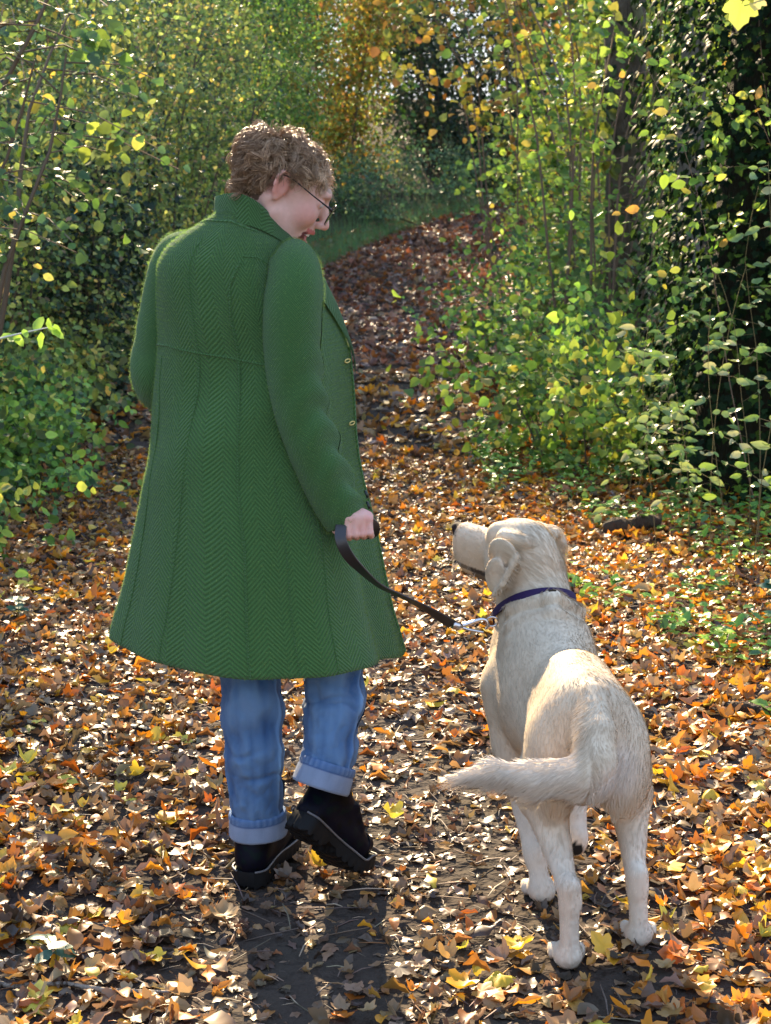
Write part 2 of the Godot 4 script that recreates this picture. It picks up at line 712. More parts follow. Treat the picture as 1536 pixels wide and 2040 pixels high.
	for k in 300:
		var d := r(2.5, 6.3)
		var x := r(-1.0, 1.0) * (0.235 * d + 0.08)
		if rng.randf() < bare(x, d) * 0.8:
			x += 0.7 if x > 0.0 else -0.6
		var o := part(ground, "fallen_leaf", maples[rng.randi() % 6] if k % 5 else ovals[k % 3], tints[rng.randi() % 5 if rng.randf() < 0.36 + 0.4 * smoothstep(-0.2, 0.8, x) else 5 + rng.randi() % 5])
		if k % 11 == 0:
			o.material_override = tints[3 + 4 * (k % 2)]
		o.transform = Transform3D(litter_frame(r(0.044, 0.080), 0.32), Vector3(x, land(x, -d) + r(0.026, 0.04), -d))


# ------------------------------------------------------------------ plants
func plant(o: Node3D, s: Dictionary) -> void:
	var g := Geo.new()
	var xf: Array = []
	var cl: Array = []
	var leaves: Array = s.leaf
	for k in leaves.size():
		var a: Array[Transform3D] = []
		xf.append(a)
		cl.append(PackedColorArray())
	var bark: Color = s.get("bark", Color(0.10, 0.075, 0.05))
	var lean: Vector3 = s.get("lean", Vector3.ZERO)
	var low: float = s.get("low", 0.12)
	var all_stems: Array[PackedVector3Array] = []
	var open: Vector3 = s.get("open", Vector3(0.25, 0.55, 0.75))  # where the light and the free air are
	for k in int(s.stems):
		var az := r(0, TAU)
		var out := Vector3(cos(az), 0, sin(az))
		var b0: Vector3 = out * float(s.get("base", 0.15)) * sqrt(rng.randf()) * 1.2
		var h: float = s.h * r(0.6, 1.0)
		var tip: Vector3 = b0 + out * float(s.spread) * sqrt(rng.randf()) + Vector3(0, h, 0) + lean * h
		var mid := b0.lerp(tip, 0.5) + Vector3(r(-0.07, 0.07), 0.07, r(-0.07, 0.07)) * h - out * 0.1 * float(s.spread)
		var stem := smooth_points([b0 - Vector3(0, 0.1, 0), b0.lerp(mid, 0.5) + Vector3(r(-0.02, 0.02), 0, r(-0.02, 0.02)) * h, mid, mid.lerp(tip, 0.55) + Vector3(r(-0.03, 0.03), 0, r(-0.03, 0.03)) * h, tip], 2)
		var sr: float = s.get("thick", 0.008) * h
		var rad := PackedFloat32Array()
		for q in stem.size():
			rad.append(maxf(sr * (1.0 - 0.85 * q / stem.size()), 0.0012))
		g.tube(stem, rad, 4, bark, bark * 1.25)
		all_stems.append(stem)
		for w in int(s.twigs):
			var t := lerpf(low, 1.0, (w + rng.randf()) / float(s.twigs))
			var q := t * (stem.size() - 1)
			var at := stem[int(q)].lerp(stem[mini(int(q) + 1, stem.size() - 1)], q - int(q))
			var up := (tip - mid).normalized()
			var dir := (Vector3(rng.randfn(), 0.0, rng.randfn()).normalized() * 1.0 + up * r(-0.1, 0.7) + out * 0.25).normalized()
			var len: float = s.twig * r(0.5, 1.2) * (1.0 - 0.35 * t)
			var sag: float = s.get("sag", 0.15)
			var t0 := at
			var pts := PackedVector3Array([t0])
			var n := int(s.leaves)
			for e in range(1, n + 1):
				var f := float(e) / n
				var p := at + dir * len * f + Vector3(0, -sag * len * f * f, 0)
				var heading := (p - t0).normalized()
				var side := heading.cross(Vector3.UP).normalized() * (1.0 if e % 2 else -1.0)
				for both in int(s.get("pair", 1)):
					var axis := (heading * r(0.2, 0.8) + side * (1.0 - 2.0 * both) + Vector3(0, r(-0.6, 0.15), 0)).normalized()
					if e == n:
						axis = heading
					var kind := rng.randi() % leaves.size()
					var up2 := (open + any_dir() * float(s.get("wild", 0.7))).normalized()
					xf[kind].append(Transform3D(leaf_frame(axis, up2, s.size * r(0.55, 1.15)), p + Vector3(r(-1, 1), r(-1, 1), r(-1, 1)) * 0.012))
					cl[kind].append(from(s.pal))
				t0 = p
				if e % 3 == 0 or e == n:
					pts.append(p)
			if len > 0.0:  # the twig itself
				var tr := PackedFloat32Array()
				for e in pts.size():
					tr.append(maxf(sr * 0.28 * (1.0 - 0.8 * e / pts.size()), 0.0009))
				g.tube(pts, tr, 3, bark * 1.1, bark * 1.5)
		if s.get("singles", false) or s.get("rods", false):
			part(o, "stem", g.mesh(), bark_mat)
			g = Geo.new()
	if not g.v.is_empty():
		part(o, "stems", g.mesh(), bark_mat)
	for q in int(s.get("fill", 0)) / 24:  # sprays of leaves between the twigs
		var stem := all_stems[rng.randi() % all_stems.size()]
		var t := lerpf(low, 1.0, rng.randf()) * (stem.size() - 1.001)
		var mid := stem[int(t)].lerp(stem[int(t) + 1], t - int(t)) + any_dir() * float(s.twig) * 0.9 * sqrt(rng.randf())
		var wide := r(0.06, 0.17) * float(s.get("loose", 1.0))
		var shade := pow(2.0, r(-0.8, 0.6))
		var big := r(0.7, 1.4)
		var gold := r(0.0, 0.5) if rng.randf() < 0.3 else 0.0
		var heading := (any_dir() + open * 0.7 + Vector3(0, -0.7, 0)).normalized()
		var face := (open + any_dir() * 0.45).normalized()
		var across := heading.cross(face).normalized()
		for e in 24:
			var p := mid + heading * rng.randfn() * wide * 1.7 + across * rng.randfn() * wide + face * rng.randfn() * wide * 0.35
			p.y = maxf(p.y, 0.02)
			var kind := rng.randi() % leaves.size()
			xf[kind].append(Transform3D(leaf_frame(heading + any_dir() * 0.75, face + any_dir() * 0.6, s.size * r(0.55, 1.1) * big), p))
			var c := from(s.pal)
			cl[kind].append(c.lerp(Color(c.g * 1.5, c.g * 1.25, c.b), gold) * shade)
	g = Geo.new()
	for q in int(s.get("arcs", 0)):  # bare arching shoots
		var az := r(0.0, PI)
		var b0 := Vector3(r(-0.4, 0.4), 0, r(-0.2, 0.5))
		var reach := Vector3(cos(az), 0, sin(az)) * r(0.3, 1.0) * float(s.spread)
		var h: float = s.h * r(0.6, 1.0)
		var pts := smooth_points([b0, b0 + reach * 0.4 + Vector3(0, h * 0.6, 0), b0 + reach * 1.0 + Vector3(0, h, 0), b0 + reach * 1.7 + Vector3(r(-0.1, 0.1), h * r(0.6, 0.95), 0.1)], 5)
		var rad := PackedFloat32Array()
		for e in pts.size():
			rad.append(lerpf(0.0045, 0.0016, float(e) / pts.size()))
		g.tube(pts, rad, 4, Color(0.24, 0.18, 0.12), Color(0.34, 0.26, 0.18))
	if int(s.get("arcs", 0)) > 0:
		var sh := part(o, "bare_shoots", g.mesh(), bark_mat)
		sh.set_meta("kind", "stuff")
	if s.get("singles", false):
		var mats: Array = s.mats
		for k in leaves.size():
			for q in xf[k].size():
				var lf := part(o, "leaf", leaves[k], mats[rng.randi() % mats.size()])
				lf.transform = xf[k][q]
	else:
		for k in leaves.size():
			if xf[k].is_empty():
				continue
			scatter(o, "foliage", leaves[k], s.mat, xf[k], cl[k])


var bark_mat: StandardMaterial3D
var trunk_mat: StandardMaterial3D
var hazel: Array = []
var small_oval: Array = []
var privet: Array = []
var ivy: Array = []
var ivy_mat: StandardMaterial3D
var soft_leaf: StandardMaterial3D
var gloss_leaf: StandardMaterial3D

const HEDGE := [Color(0.156, 0.226, 0.060), 4.0, Color(0.242, 0.320, 0.075), 4.0, Color(0.423, 0.469, 0.094), 2.6, Color(0.062, 0.117, 0.060), 2.3, Color(0.688, 0.579, 0.125), 1.0, Color(0.906, 0.562, 0.094), 0.4, Color(0.375, 0.250, 0.125), 0.5]
const LIME := [Color(0.196, 0.322, 0.040), 4.0, Color(0.322, 0.437, 0.057), 3.0, Color(0.460, 0.414, 0.069), 1.3, Color(0.103, 0.184, 0.034), 3.0, Color(0.517, 0.310, 0.057), 0.3]
const GOLD := [Color(0.576, 0.324, 0.048), 3.0, Color(0.540, 0.432, 0.060), 2.5, Color(0.264, 0.324, 0.054), 3.0, Color(0.432, 0.180, 0.042), 1.5, Color(0.120, 0.192, 0.042), 2.5]
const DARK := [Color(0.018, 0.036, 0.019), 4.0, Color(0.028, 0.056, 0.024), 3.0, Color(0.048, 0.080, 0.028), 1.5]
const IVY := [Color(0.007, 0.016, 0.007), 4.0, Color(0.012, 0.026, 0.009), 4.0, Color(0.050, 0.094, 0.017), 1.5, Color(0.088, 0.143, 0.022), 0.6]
const GREEN := [Color(0.109, 0.234, 0.047), 4.0, Color(0.187, 0.343, 0.055), 4.0, Color(0.312, 0.468, 0.070), 2.5, Color(0.062, 0.133, 0.047), 2.0, Color(0.655, 0.562, 0.094), 0.4]


func leaf_kinds() -> void:
	hazel = [oval_leaf(0.82, 0.25, 0.10, 0.72, 0.2), oval_leaf(0.74, -0.2, -0.12, 0.75, -0.3), oval_leaf(0.88, 0.45, 0.15, 0.7, 0.1)]
	small_oval = [oval_leaf(0.55, 0.3, 0.1, 0.85, 0.3), oval_leaf(0.62, 0.1, -0.15, 0.8, -0.3)]
	privet = [oval_leaf(0.46, 0.5, -0.20, 0.85, 0.3), oval_leaf(0.52, 0.35, -0.35, 0.8, -0.4), oval_leaf(0.40, 0.7, 0.12, 0.9, 0.6)]
	ivy = [ivy_leaf()]
	soft_leaf = mat_leaf(0.5, 0.95, 0.45)
	gloss_leaf = mat_leaf(0.34, 0.5, 0.30)
	ivy_mat = mat_leaf(0.5, 0.5, 0.12)
	bark_mat = mat_plain(0.8, 0.3)
	trunk_mat = mat_plain(0.9, 0.3)
	var t := NoiseTexture2D.new()
	t.width = 256
	t.height = 256
	t.seamless = true
	var f := FastNoiseLite.new()
	f.seed = 9
	f.frequency = 0.018
	f.fractal_octaves = 4
	t.noise = f
	trunk_mat.heightmap_enabled = true
	trunk_mat.heightmap_texture = t
	trunk_mat.heightmap_scale = 2.5
	trunk_mat.uv1_triplanar = true
	trunk_mat.uv1_scale = Vector3(7, 1.6, 7)


func shrub(called: String, label: String, category: String, group: String, x: float, z: float, spec: Dictionary) -> Node3D:
	var o := thing(called, label, category, Vector3(x, land(x, z) - 0.02, z), group)
	plant(o, spec)
	return o


func build_plants() -> void:
	var wall := "shrubs and climbers walling the left of the path"
	var hedge := {"h": 2.6, "spread": 1.0, "base": 0.7, "stems": 16, "twigs": 15, "twig": 0.55, "leaves": 8, "size": 0.062, "leaf": small_oval, "mat": soft_leaf, "pal": HEDGE, "sag": 0.3, "wild": 0.8, "low": 0.02}
	var rows := [
		[-2.75, -8.6, 2.1, 0.070, "broad green bramble bush at the left end of the hedge", HEDGE],
		[-2.65, -10.3, 2.5, 0.060, "mixed green bush behind the bramble at the left edge", HEDGE],
		[-2.7, -12.0, 2.9, 0.055, "dense small leaved bush left of the coat's shoulder", HEDGE],
		[-3.7, -13.2, 4.0, 0.062, "tall olive green thicket rising to the top left corner", HEDGE],
		[-2.45, -14.3, 3.2, 0.058, "olive bush hanging over the path behind the left sleeve", HEDGE],
		[-3.1, -16.6, 4.6, 0.060, "tall bush with yellowing leaves left of the curly head", HEDGE],
		[-2.45, -18.0, 3.4, 0.060, "leafy bush directly behind the green collar", HEDGE],
		[-2.6, -20.6, 5.0, 0.065, "tall green bush above the curly hair", GREEN],
		[-2.3, -22.2, 3.6, 0.065, "bright green bush just right of the face", GREEN],
		[-2.2, -25.5, 5.6, 0.075, "high green tree like shrub above the glasses", GREEN],
		[-2.0, -27.5, 4.3, 0.075, "golden orange bush at the middle of the hedge", GOLD],
		[-1.3, -31.5, 5.4, 0.085, "autumn gold shrub where the path bends", GOLD],
	]
	for a: Array in rows:
		var s := hedge.duplicate()
		s.h = a[2]
		s.size = a[3] * 0.76
		s.pal = a[5]
		s.spread = 0.75 + 0.12 * a[2]
		s.stems = int(6 + 1.6 * a[2])
		s.thick = 0.0045
		s.fill = int(4300 * a[2])
		s.arcs = 5
		s.twig = 0.45 + 0.05 * a[2]
		if a[5] == GOLD:
			s.leaf = hazel
		shrub("hedge_shrub", a[4], "shrub", wall, a[0], a[1], s)
	# the dark clump within the hedge, and the ones that close the view
	var dark := hedge.duplicate()
	dark.merge({"pal": DARK, "h": 1.9, "spread": 0.28, "base": 0.3, "stems": 12, "mat": gloss_leaf, "size": 0.05, "fill": 4500}, true)
	shrub("dark_evergreen_shrub", "narrow dark evergreen bush standing in the left hedge", "shrub", "", -2.25, -11.2, dark)
	var far := "trees and thickets closing the view up the path"
	var back := [
		[1.35, -36.5, 5.5, DARK, "dark yew thicket with bare stems beyond the bend"], [3.2, -37.5, 5.8, DARK, "dark evergreen thicket right of the bend, by the pale trunk"],
		[-1.6, -34.0, 6.5, GREEN, "tall green thicket behind the golden bushes"], [-5.2, -19.0, 5.5, HEDGE, "tall thicket behind the left hedge, at the top edge"],
		[-6.0, -27.0, 7.0, DARK, "dark wood behind the left hedge"], [-4.5, -36.0, 8.0, DARK, "dark trees deep behind the golden bushes"],
		[6.0, -36.0, 8.0, GREEN, "green thicket behind the pale trunk"], [0.5, -45.0, 8.5, DARK, "dark trees furthest up the hill"],
		[5.0, -47.0, 9.0, DARK, "dark trees on the hill to the right"], [2.4, -42.0, 7.5, DARK, "dark yews filling the gap beyond the bend"],
		[3.6, -22.0, 4.6, LIME, "yellow green hazel thicket between the slim stems"], [4.9, -27.0, 5.5, GREEN, "green thicket behind the ivy covered tree"],
	]
	for a: Array in back:
		var s := hedge.duplicate()
		s.merge({"h": a[2], "pal": a[3], "spread": 1.7, "base": 1.2, "stems": 14, "thick": 0.005, "twigs": 12, "twig": 1.0, "leaves": 6, "fill": 9000, "loose": 1.8, "size": 0.11, "leaf": hazel if a[3] == LIME else small_oval, "low": 0.0}, true)
		shrub("thicket", a[4], "thicket", far, a[0], a[1], s)
	var pale := [Color(0.13, 0.24, 0.11), 3.0, Color(0.20, 0.33, 0.14), 2.0, Color(0.09, 0.17, 0.09), 2.0, Color(0.4, 0.42, 0.1), 0.25]
	for a: Array in [[0.55, -33.0, 0.9, "low pale green bush on the grass at the bend"], [2.1, -36.0, 1.1, "low blue green bush in front of the dark yews"], [-0.5, -28.9, 1.0, "low green bush on the verge below the golden leaves"]]:
		var s := hedge.duplicate()
		s.merge({"h": a[2], "pal": pale, "spread": 0.6, "base": 0.7, "stems": 14, "twigs": 8, "fill": 2500, "size": 0.07, "low": 0.0}, true)
		shrub("verge_bush", a[3], "shrub", "low bushes on the far verge", a[0], a[1], s)
	# left edge: large hazel leaves hanging in from the side
	var hz := {"rods": true, "h": 3.0, "spread": 0.9, "base": 0.3, "stems": 9, "twigs": 9, "twig": 0.7, "leaves": 6, "size": 0.062, "leaf": hazel, "mat": soft_leaf, "pal": [Color(0.10, 0.18, 0.035), 4.0, Color(0.19, 0.28, 0.04), 2.0, Color(0.06, 0.12, 0.045), 3.0, Color(0.42, 0.36, 0.06), 0.7], "sag": 0.35, "wild": 0.6, "low": 0.55, "fill": 450}
	shrub("hazel", "large leaved hazel hanging into the photo at the top left edge", "hazel", "", -2.2, -7.1, hz)
	var low := {"rods": true, "h": 0.55, "spread": 0.55, "base": 0.5, "stems": 16, "twigs": 7, "twig": 0.3, "leaves": 6, "size": 0.055, "leaf": small_oval, "mat": soft_leaf, "pal": HEDGE, "sag": 0.4, "wild": 0.6, "low": 0.0}
	var lows := [[-2.22, -8.3, 0.5, "low ivy and bramble at the left edge of the litter"], [-2.50, -9.7, 0.55, "low green growth spilling from the hedge onto the path"], [-2.50, -11.3, 0.55, "low green growth left of the elbow of the coat"], [-2.40, -12.9, 0.5, "low green growth on the verge behind the left sleeve"], [-2.35, -9.0, 0.4, "pale low ivy under the hazel, left of the coat"], [-2.50, -10.5, 0.4, "low ivy patch between the brambles on the left verge"], [-2.45, -12.1, 0.4, "low ivy patch where the litter meets the hedge by the elbow"], [-2.12, -7.6, 0.35, "low bramble patch at the left edge above the coat hem"], [-2.02, -6.9, 0.35, "small bramble at the left edge level with the coat hem"]]
	for a: Array in lows:
		var s := low.duplicate()
		s.h = a[2]
		s.merge({"fill": 2400, "spread": 0.32, "base": 0.38, "twig": 0.24, "pal": GREEN if a[1] > -9.5 else HEDGE}, true)
		if a[1] > -7.5:
			s.stems = 7
			s.rods = true
		shrub("verge_plant", a[3], "plant", "low plants along the left verge", a[0], a[1], s)

	# right: slim hazel stems with yellow green leaves
	var rod := {"rods": true, "h": 3.6, "spread": 0.75, "base": 0.22, "stems": 11, "twigs": 11, "twig": 0.6, "leaves": 6, "size": 0.075, "leaf": hazel, "mat": soft_leaf, "pal": LIME, "sag": 0.25, "wild": 0.6, "low": 0.22, "thick": 0.0048, "fill": 500, "bark": Color(0.16, 0.11, 0.075), "lean": Vector3(-0.02, 0, 0)}
	shrub("hazel", "clump of slim upright hazel stems with yellow green leaves", "hazel", "", 1.42, -11.8, rod)
	var rod2 := rod.duplicate()
	rod2.merge({"stems": 7, "h": 4.2, "spread": 0.9}, true)
	shrub("hazel", "taller hazel behind the slim stems, beside the bare trunk", "hazel", "", 1.95, -14.8, rod2)
	var gold := rod.duplicate()
	gold.merge({"stems": 6, "h": 4.4, "spread": 0.7, "lean": Vector3(-0.16, 0, 0), "low": 0.55, "thick": 0.0032, "pal": GOLD, "twigs": 12, "twig": 0.8, "size": 0.085, "fill": 1200}, true)
	shrub("hazel", "leaning hazel with orange and gold leaves hanging over the path", "hazel", "", 1.25, -15.6, gold)
	var rights := [
		[1.35, -9.8, 0.75, 0.060, GREEN, "light green nettle like bush on the right verge, nearest the path"], [1.32, -9.0, 0.7, 0.062, LIME, "bright lime leaved bush at the foot of the ivy tree"],
		[1.35, -12.2, 0.8, 0.060, GREEN, "green bush below the slim hazel stems"], [1.65, -14.5, 1.2, 0.065, GREEN, "leafy bush on the right where the path narrows"],
		[2.05, -17.5, 1.8, 0.070, LIME, "yellow green bush half way up the right side"], [2.7, -21.0, 2.3, 0.075, GREEN, "green bush on the right before the bend"],
		[3.7, -25.0, 3.0, 0.08, LIME, "pale lime bush at the right of the bend"], [1.9, -10.6, 0.9, 0.060, GREEN, "green bush in front of the bare trunk"],
	]
	for a: Array in rights:
		var s := low.duplicate()
		s.merge({"h": a[2], "size": a[3], "pal": a[4], "stems": 20, "twigs": 9, "twig": 0.34 + 0.1 * a[2], "spread": 0.5 + 0.15 * a[2], "base": 0.4, "leaves": 6, "fill": int(1000 * (0.4 + a[2])), "leaf": hazel if a[4] == LIME else small_oval}, true)
		shrub("undergrowth_shrub", a[5], "shrub", "shrubs along the right of the path", a[0], a[1], s)
	# trailing sprays in front of them, with leaves that can be told apart
	var mats: Array = []
	for c: Color in [Color(0.30, 0.36, 0.10), Color(0.20, 0.30, 0.06), Color(0.12, 0.20, 0.045), Color(0.36, 0.36, 0.16), Color(0.16, 0.24, 0.07), Color(0.30, 0.42, 0.05)]:
		var m := mat_leaf(0.36, 0.7, 0.5)
		m.albedo_color = c.linear_to_srgb()
		mats.append(m)
	var pv := {"h": 1.7, "spread": 0.22, "base": 0.06, "stems": 2, "twigs": 7, "twig": 0.26, "leaves": 4, "size": 0.066, "leaf": privet, "pal": LIME, "mat": soft_leaf, "sag": 0.3, "wild": 0.35, "low": 0.3, "thick": 0.0018, "bark": Color(0.13, 0.11, 0.05), "singles": true, "mats": mats}
	var sprays := [[1.18, -6.6, 1.15, "slender upright shrub with pale leaves, nearest the dog on the right"], [1.42, -6.2, 1.75, "tall slender shrub at the right edge with curled pale leaves"], [1.36, -6.9, 1.3, "slender shrub in front of the dark ivy, with drooping leaves"], [1.62, -6.9, 2.0, "tall slender shrub against the black gap at the right edge"], [1.05, -7.2, 0.7, "short slender shrub with round yellow green leaves"], [1.6, -6.1, 0.9, "short slender shrub at the right edge above the litter"]]
	for a: Array in sprays:
		var s := pv.duplicate()
		s.h = a[2]
		shrub("slender_shrub", a[3], "shrub", "slender shrubs on the near right", a[0], a[1], s)

	# the bare trunk, leaning stub and the ivy on it
	var at := Vector3(1.78, land(1.78, -12.4), -12.4)
	var tree := thing("bare_trunk_tree", "grey brown tree trunk with a broken mossy branch and ivy patches", "tree", at)
	var g := Geo.new()
	along([Vector3(0.02, -0.2, 0), Vector3(0, 0.3, 0), Vector3(-0.02, 1.5, 0), Vector3(-0.06, 2.6, 0.02), Vector3(-0.04, 4.2, 0), Vector3(0.1, 7.5, -0.2)], [0.22, 0.17, 0.145, 0.15, 0.13, 0.07], 5, 14, g, Color(0.095, 0.078, 0.055), Color(0.085, 0.07, 0.05))
	part(tree, "trunk", g.mesh(), trunk_mat)
	g = Geo.new()
	along([Vector3(-0.02, 2.55, 0.15), Vector3(0.0, 2.50, 0.2), Vector3(0.07, 2.25, 0.2), Vector3(0.15, 2.02, 0.17), Vector3(0.18, 1.75, 0.14), Vector3(0.12, 1.5, 0.13)], [0.03, 0.035, 0.026, 0.03, 0.024, 0.012], 4, 8, g, Color(0.13, 0.12, 0.07), Color(0.08, 0.10, 0.035))
	part(tree, "broken_branch", g.mesh(), trunk_mat)
	var xf: Array[Transform3D] = []
	var cl := PackedColorArray()
	for k in 420:
		var y := r(1.5, 3.0)
		var az := r(0.2, PI - 0.1) + (0.0 if rng.randf() < 0.5 else 1.1) if k % 2 else r(2.2, 3.7)
		var nrm := Vector3(cos(az), 0.1, sin(az))
		if noise.get_noise_2d(az * 120.0, y * 120.0) < 0.0:
			continue
		xf.append(Transform3D(leaf_frame(Vector3(r(-0.5, 0.5), -1, r(-0.3, 0.3)), nrm + any_dir() * 0.4, r(0.04, 0.07)), Vector3(-0.03, y, 0) + nrm * (0.15 + r(0.0, 0.05))))
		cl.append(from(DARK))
	scatter(tree, "ivy", ivy[0], gloss_leaf, xf, cl)
	ivy_tree()
	loose_sprays()
	seedlings()
	var spray := rod.duplicate()
	spray.merge({"stems": 5, "h": 2.6, "spread": 0.5, "low": 0.5, "twigs": 8, "twig": 0.5, "size": 0.058, "fill": 260, "lean": Vector3(-0.08, 0, 0.02), "thick": 0.0014, "leaf": small_oval}, true)
	shrub("hazel", "sunlit lime sprays hanging in front of the dark ivy at the top right", "hazel", "", 1.95, -7.3, spray)
	# a tall tree leaning over the path: its high crown dapples the ground
	var tall := thing("overhanging_tree", "tall tree inside the left hedge, its crown above the photo", "tree", Vector3(-4.4, land(-4.4, -28.0), -28.0))
	g = Geo.new()
	along([Vector3(0, -0.2, 0), Vector3(0.1, 2.0, 0), Vector3(0.5, 4.5, 0.2), Vector3(1.2, 7.0, 0.3), Vector3(2.2, 9.0, 0.3)], [0.26, 0.2, 0.17, 0.12, 0.05], 4, 12, g, Color(0.13, 0.11, 0.08), Color(0.13, 0.11, 0.08))
	for k in 9:
		var e := Vector3(r(-1.5, 5.0), r(5.2, 7.6), r(-3.0, 3.0))
		along([Vector3(0.5, 4.5, 0.2).lerp(Vector3(1.6, 8.0, 0.3), k / 9.0), e * 0.6 + Vector3(0.4, 2.6, 0.1), e], [0.07, 0.045, 0.015], 3, 6, g, Color(0.13, 0.11, 0.08), Color(0.13, 0.11, 0.08))
	part(tall, "trunk", g.mesh(), trunk_mat)
	var cx: Array[Transform3D] = []
	var cc := PackedColorArray()
	for k in 420:
		var mid := Vector3(r(-1.5, 5.4), r(5.2, 7.7), r(-3.0, 3.0))
		for e in 26:
			cx.append(Transform3D(leaf_frame(any_dir() + Vector3(0, -0.4, 0), Vector3.UP + any_dir() * 0.6, r(0.07, 0.12)), mid + Vector3(rng.randfn(), rng.randfn() * 0.5, rng.randfn()) * 0.3))
			cc.append(from(GOLD))
	scatter(tall, "crown", hazel[0], soft_leaf, cx, cc)
	var pole := thing("bare_trunk_tree", "pale slim trunk half hidden behind the ivy covered tree", "tree", Vector3(2.5, land(2.5, -14.0), -14.0))
	g = Geo.new()
	along([Vector3(0, -0.2, 0), Vector3(0.02, 2.0, 0), Vector3(0.0, 6.5, 0)], [0.13, 0.11, 0.06], 4, 10, g, Color(0.13, 0.115, 0.09), Color(0.12, 0.105, 0.08))
	part(pole, "trunk", g.mesh(), trunk_mat)


func loose_sprays() -> void:
	# a maple branch reaching in at the top right, and a lit shoot at the left edge
	var at := Vector3(2.35, land(2.35, -5.9), -5.9)
	var o := thing("young_maple", "pale yellow maple leaves hanging in at the top right corner", "maple", at)
	var g := Geo.new()
	along([Vector3(0, -0.1, 0), Vector3(0.05, 1.2, 0), Vector3(0.0, 2.4, 0), Vector3(-0.25, 3.0, 0.1)], [0.03, 0.025, 0.018, 0.008], 4, 7, g, Color(0.14, 0.11, 0.08), Color(0.14, 0.11, 0.08))
	var arm := smooth_points([Vector3(0.0, 1.9, 0), Vector3(-0.4, 2.14, 0.1), Vector3(-0.8, 2.13, 0.2), Vector3(-1.2, 2.02, 0.3)], 4)
	g.tube(arm, smooth_floats([0.012, 0.008, 0.005, 0.002], 4), 5, Color(0.14, 0.11, 0.08), Color(0.2, 0.14, 0.08))
	part(o, "stem", g.mesh(), bark_mat)
	var tints: Array = []
	for c: Color in [Color(0.62, 0.55, 0.20), Color(0.60, 0.48, 0.12), Color(0.42, 0.48, 0.09)]:
		var m := mat_leaf(0.45, 0.9)
		m.albedo_color = c.linear_to_srgb()
		tints.append(m)
	var shapes := [maple_leaf(0.5, 0.15, 0.05, 1.0), maple_leaf(-0.4, 0.2, 0.06, 3.0)]
	for k in 16:
		var p := arm[3 + rng.randi() % 10] + Vector3(r(-0.06, 0.06), r(-0.10, 0.0), r(-0.06, 0.06))
		var lf := part(o, "leaf", shapes[k % 2], tints[k % 3])
		lf.transform = Transform3D(leaf_frame(Vector3(r(-0.6, 0.4), -1, r(-0.2, 0.5)), Vector3(r(-0.5, 0.5), 0.4, 1), r(0.07, 0.12)), p)
	var at2 := Vector3(-1.85, land(-1.85, -5.1), -5.1)
	var q := thing("young_shoot", "sunlit lime green leaves on a pale twig at the left edge", "shrub", at2)
	g = Geo.new()
	var twig := smooth_points([Vector3(0, -0.1, 0), Vector3(0.1, 0.7, 0), Vector3(0.40, 1.02, 0.0), Vector3(0.66, 1.10, 0.05), Vector3(0.84, 1.14, 0.03)], 5)
	g.tube(twig, smooth_floats([0.012, 0.009, 0.006, 0.004, 0.0015], 5), 5, Color(0.3, 0.26, 0.2), Color(0.55, 0.52, 0.42))
	part(q, "stem", g.mesh(), bark_mat)
	var lime := mat_leaf(0.42, 1.0)
	lime.albedo_color = Color(0.36, 0.55, 0.07).linear_to_srgb()
	for k in 15:
		var t := 9.0 + 11.0 * pow(k / 14.0, 0.7) * 0.999
		var p := twig[int(t)].lerp(twig[mini(int(t) + 1, 20)], t - int(t))
		var lf := part(q, "leaf", small_oval[k % 2], lime)
		lf.transform = Transform3D(leaf_frame(Vector3(r(-0.2, 1.0), r(-1.6, 0.9), r(-0.5, 0.6)), Vector3(0.2, 0.7, 0.6) + any_dir() * 0.4, r(0.03, 0.06)), p + any_dir() * 0.012)


func seedlings() -> void:
	var teal := mat_leaf(0.4, 0.6, 0.5)
	teal.albedo_color = Color(0.05, 0.13, 0.075).linear_to_srgb()
	var bright := mat_leaf(0.4, 0.8, 0.45)
	bright.albedo_color = Color(0.16, 0.30, 0.04).linear_to_srgb()
	for a: Array in [[-0.665, -3.10, 5, teal, "small dark green seedling in the bottom left corner"], [-1.33, -5.75, 7, teal, "low dark leaved bramble seedling at the left edge"], [1.33, -5.35, 8, bright, "bright green seedling in the litter right of the dog's neck"], [1.12, -4.65, 6, bright, "small leafy sprout in the litter near the right edge"], [1.45, -6.0, 9, teal, "fern like seedling with blue green leaves at the right edge"]]:
		var o := thing("seedling", a[4], "seedling", Vector3(a[0], land(a[0], a[1]) + 0.01, a[1]), "seedlings in the leaf litter")
		var g := Geo.new()
		var top := Vector3(r(-0.03, 0.03), r(0.07, 0.13), r(-0.02, 0.02))
		g.tube(PackedVector3Array([Vector3(0, -0.02, 0), top * 0.5 + Vector3(0.008, 0, 0), top]), PackedFloat32Array([0.002, 0.0016, 0.001]), 4, Color(0.12, 0.13, 0.05), Color(0.14, 0.18, 0.05))
		part(o, "stem", g.mesh(), bark_mat)
		for k in int(a[2]):
			var az := k * 2.4 + r(-0.3, 0.3)
			var lf := part(o, "leaf", small_oval[k % 2], a[3])
			lf.transform = Transform3D(leaf_frame(Vector3(cos(az), r(-0.3, 0.2), sin(az)), Vector3(0, 1, 0.3) + any_dir() * 0.3, r(0.04, 0.07)), top * (0.45 + 0.55 * k / a[2]))


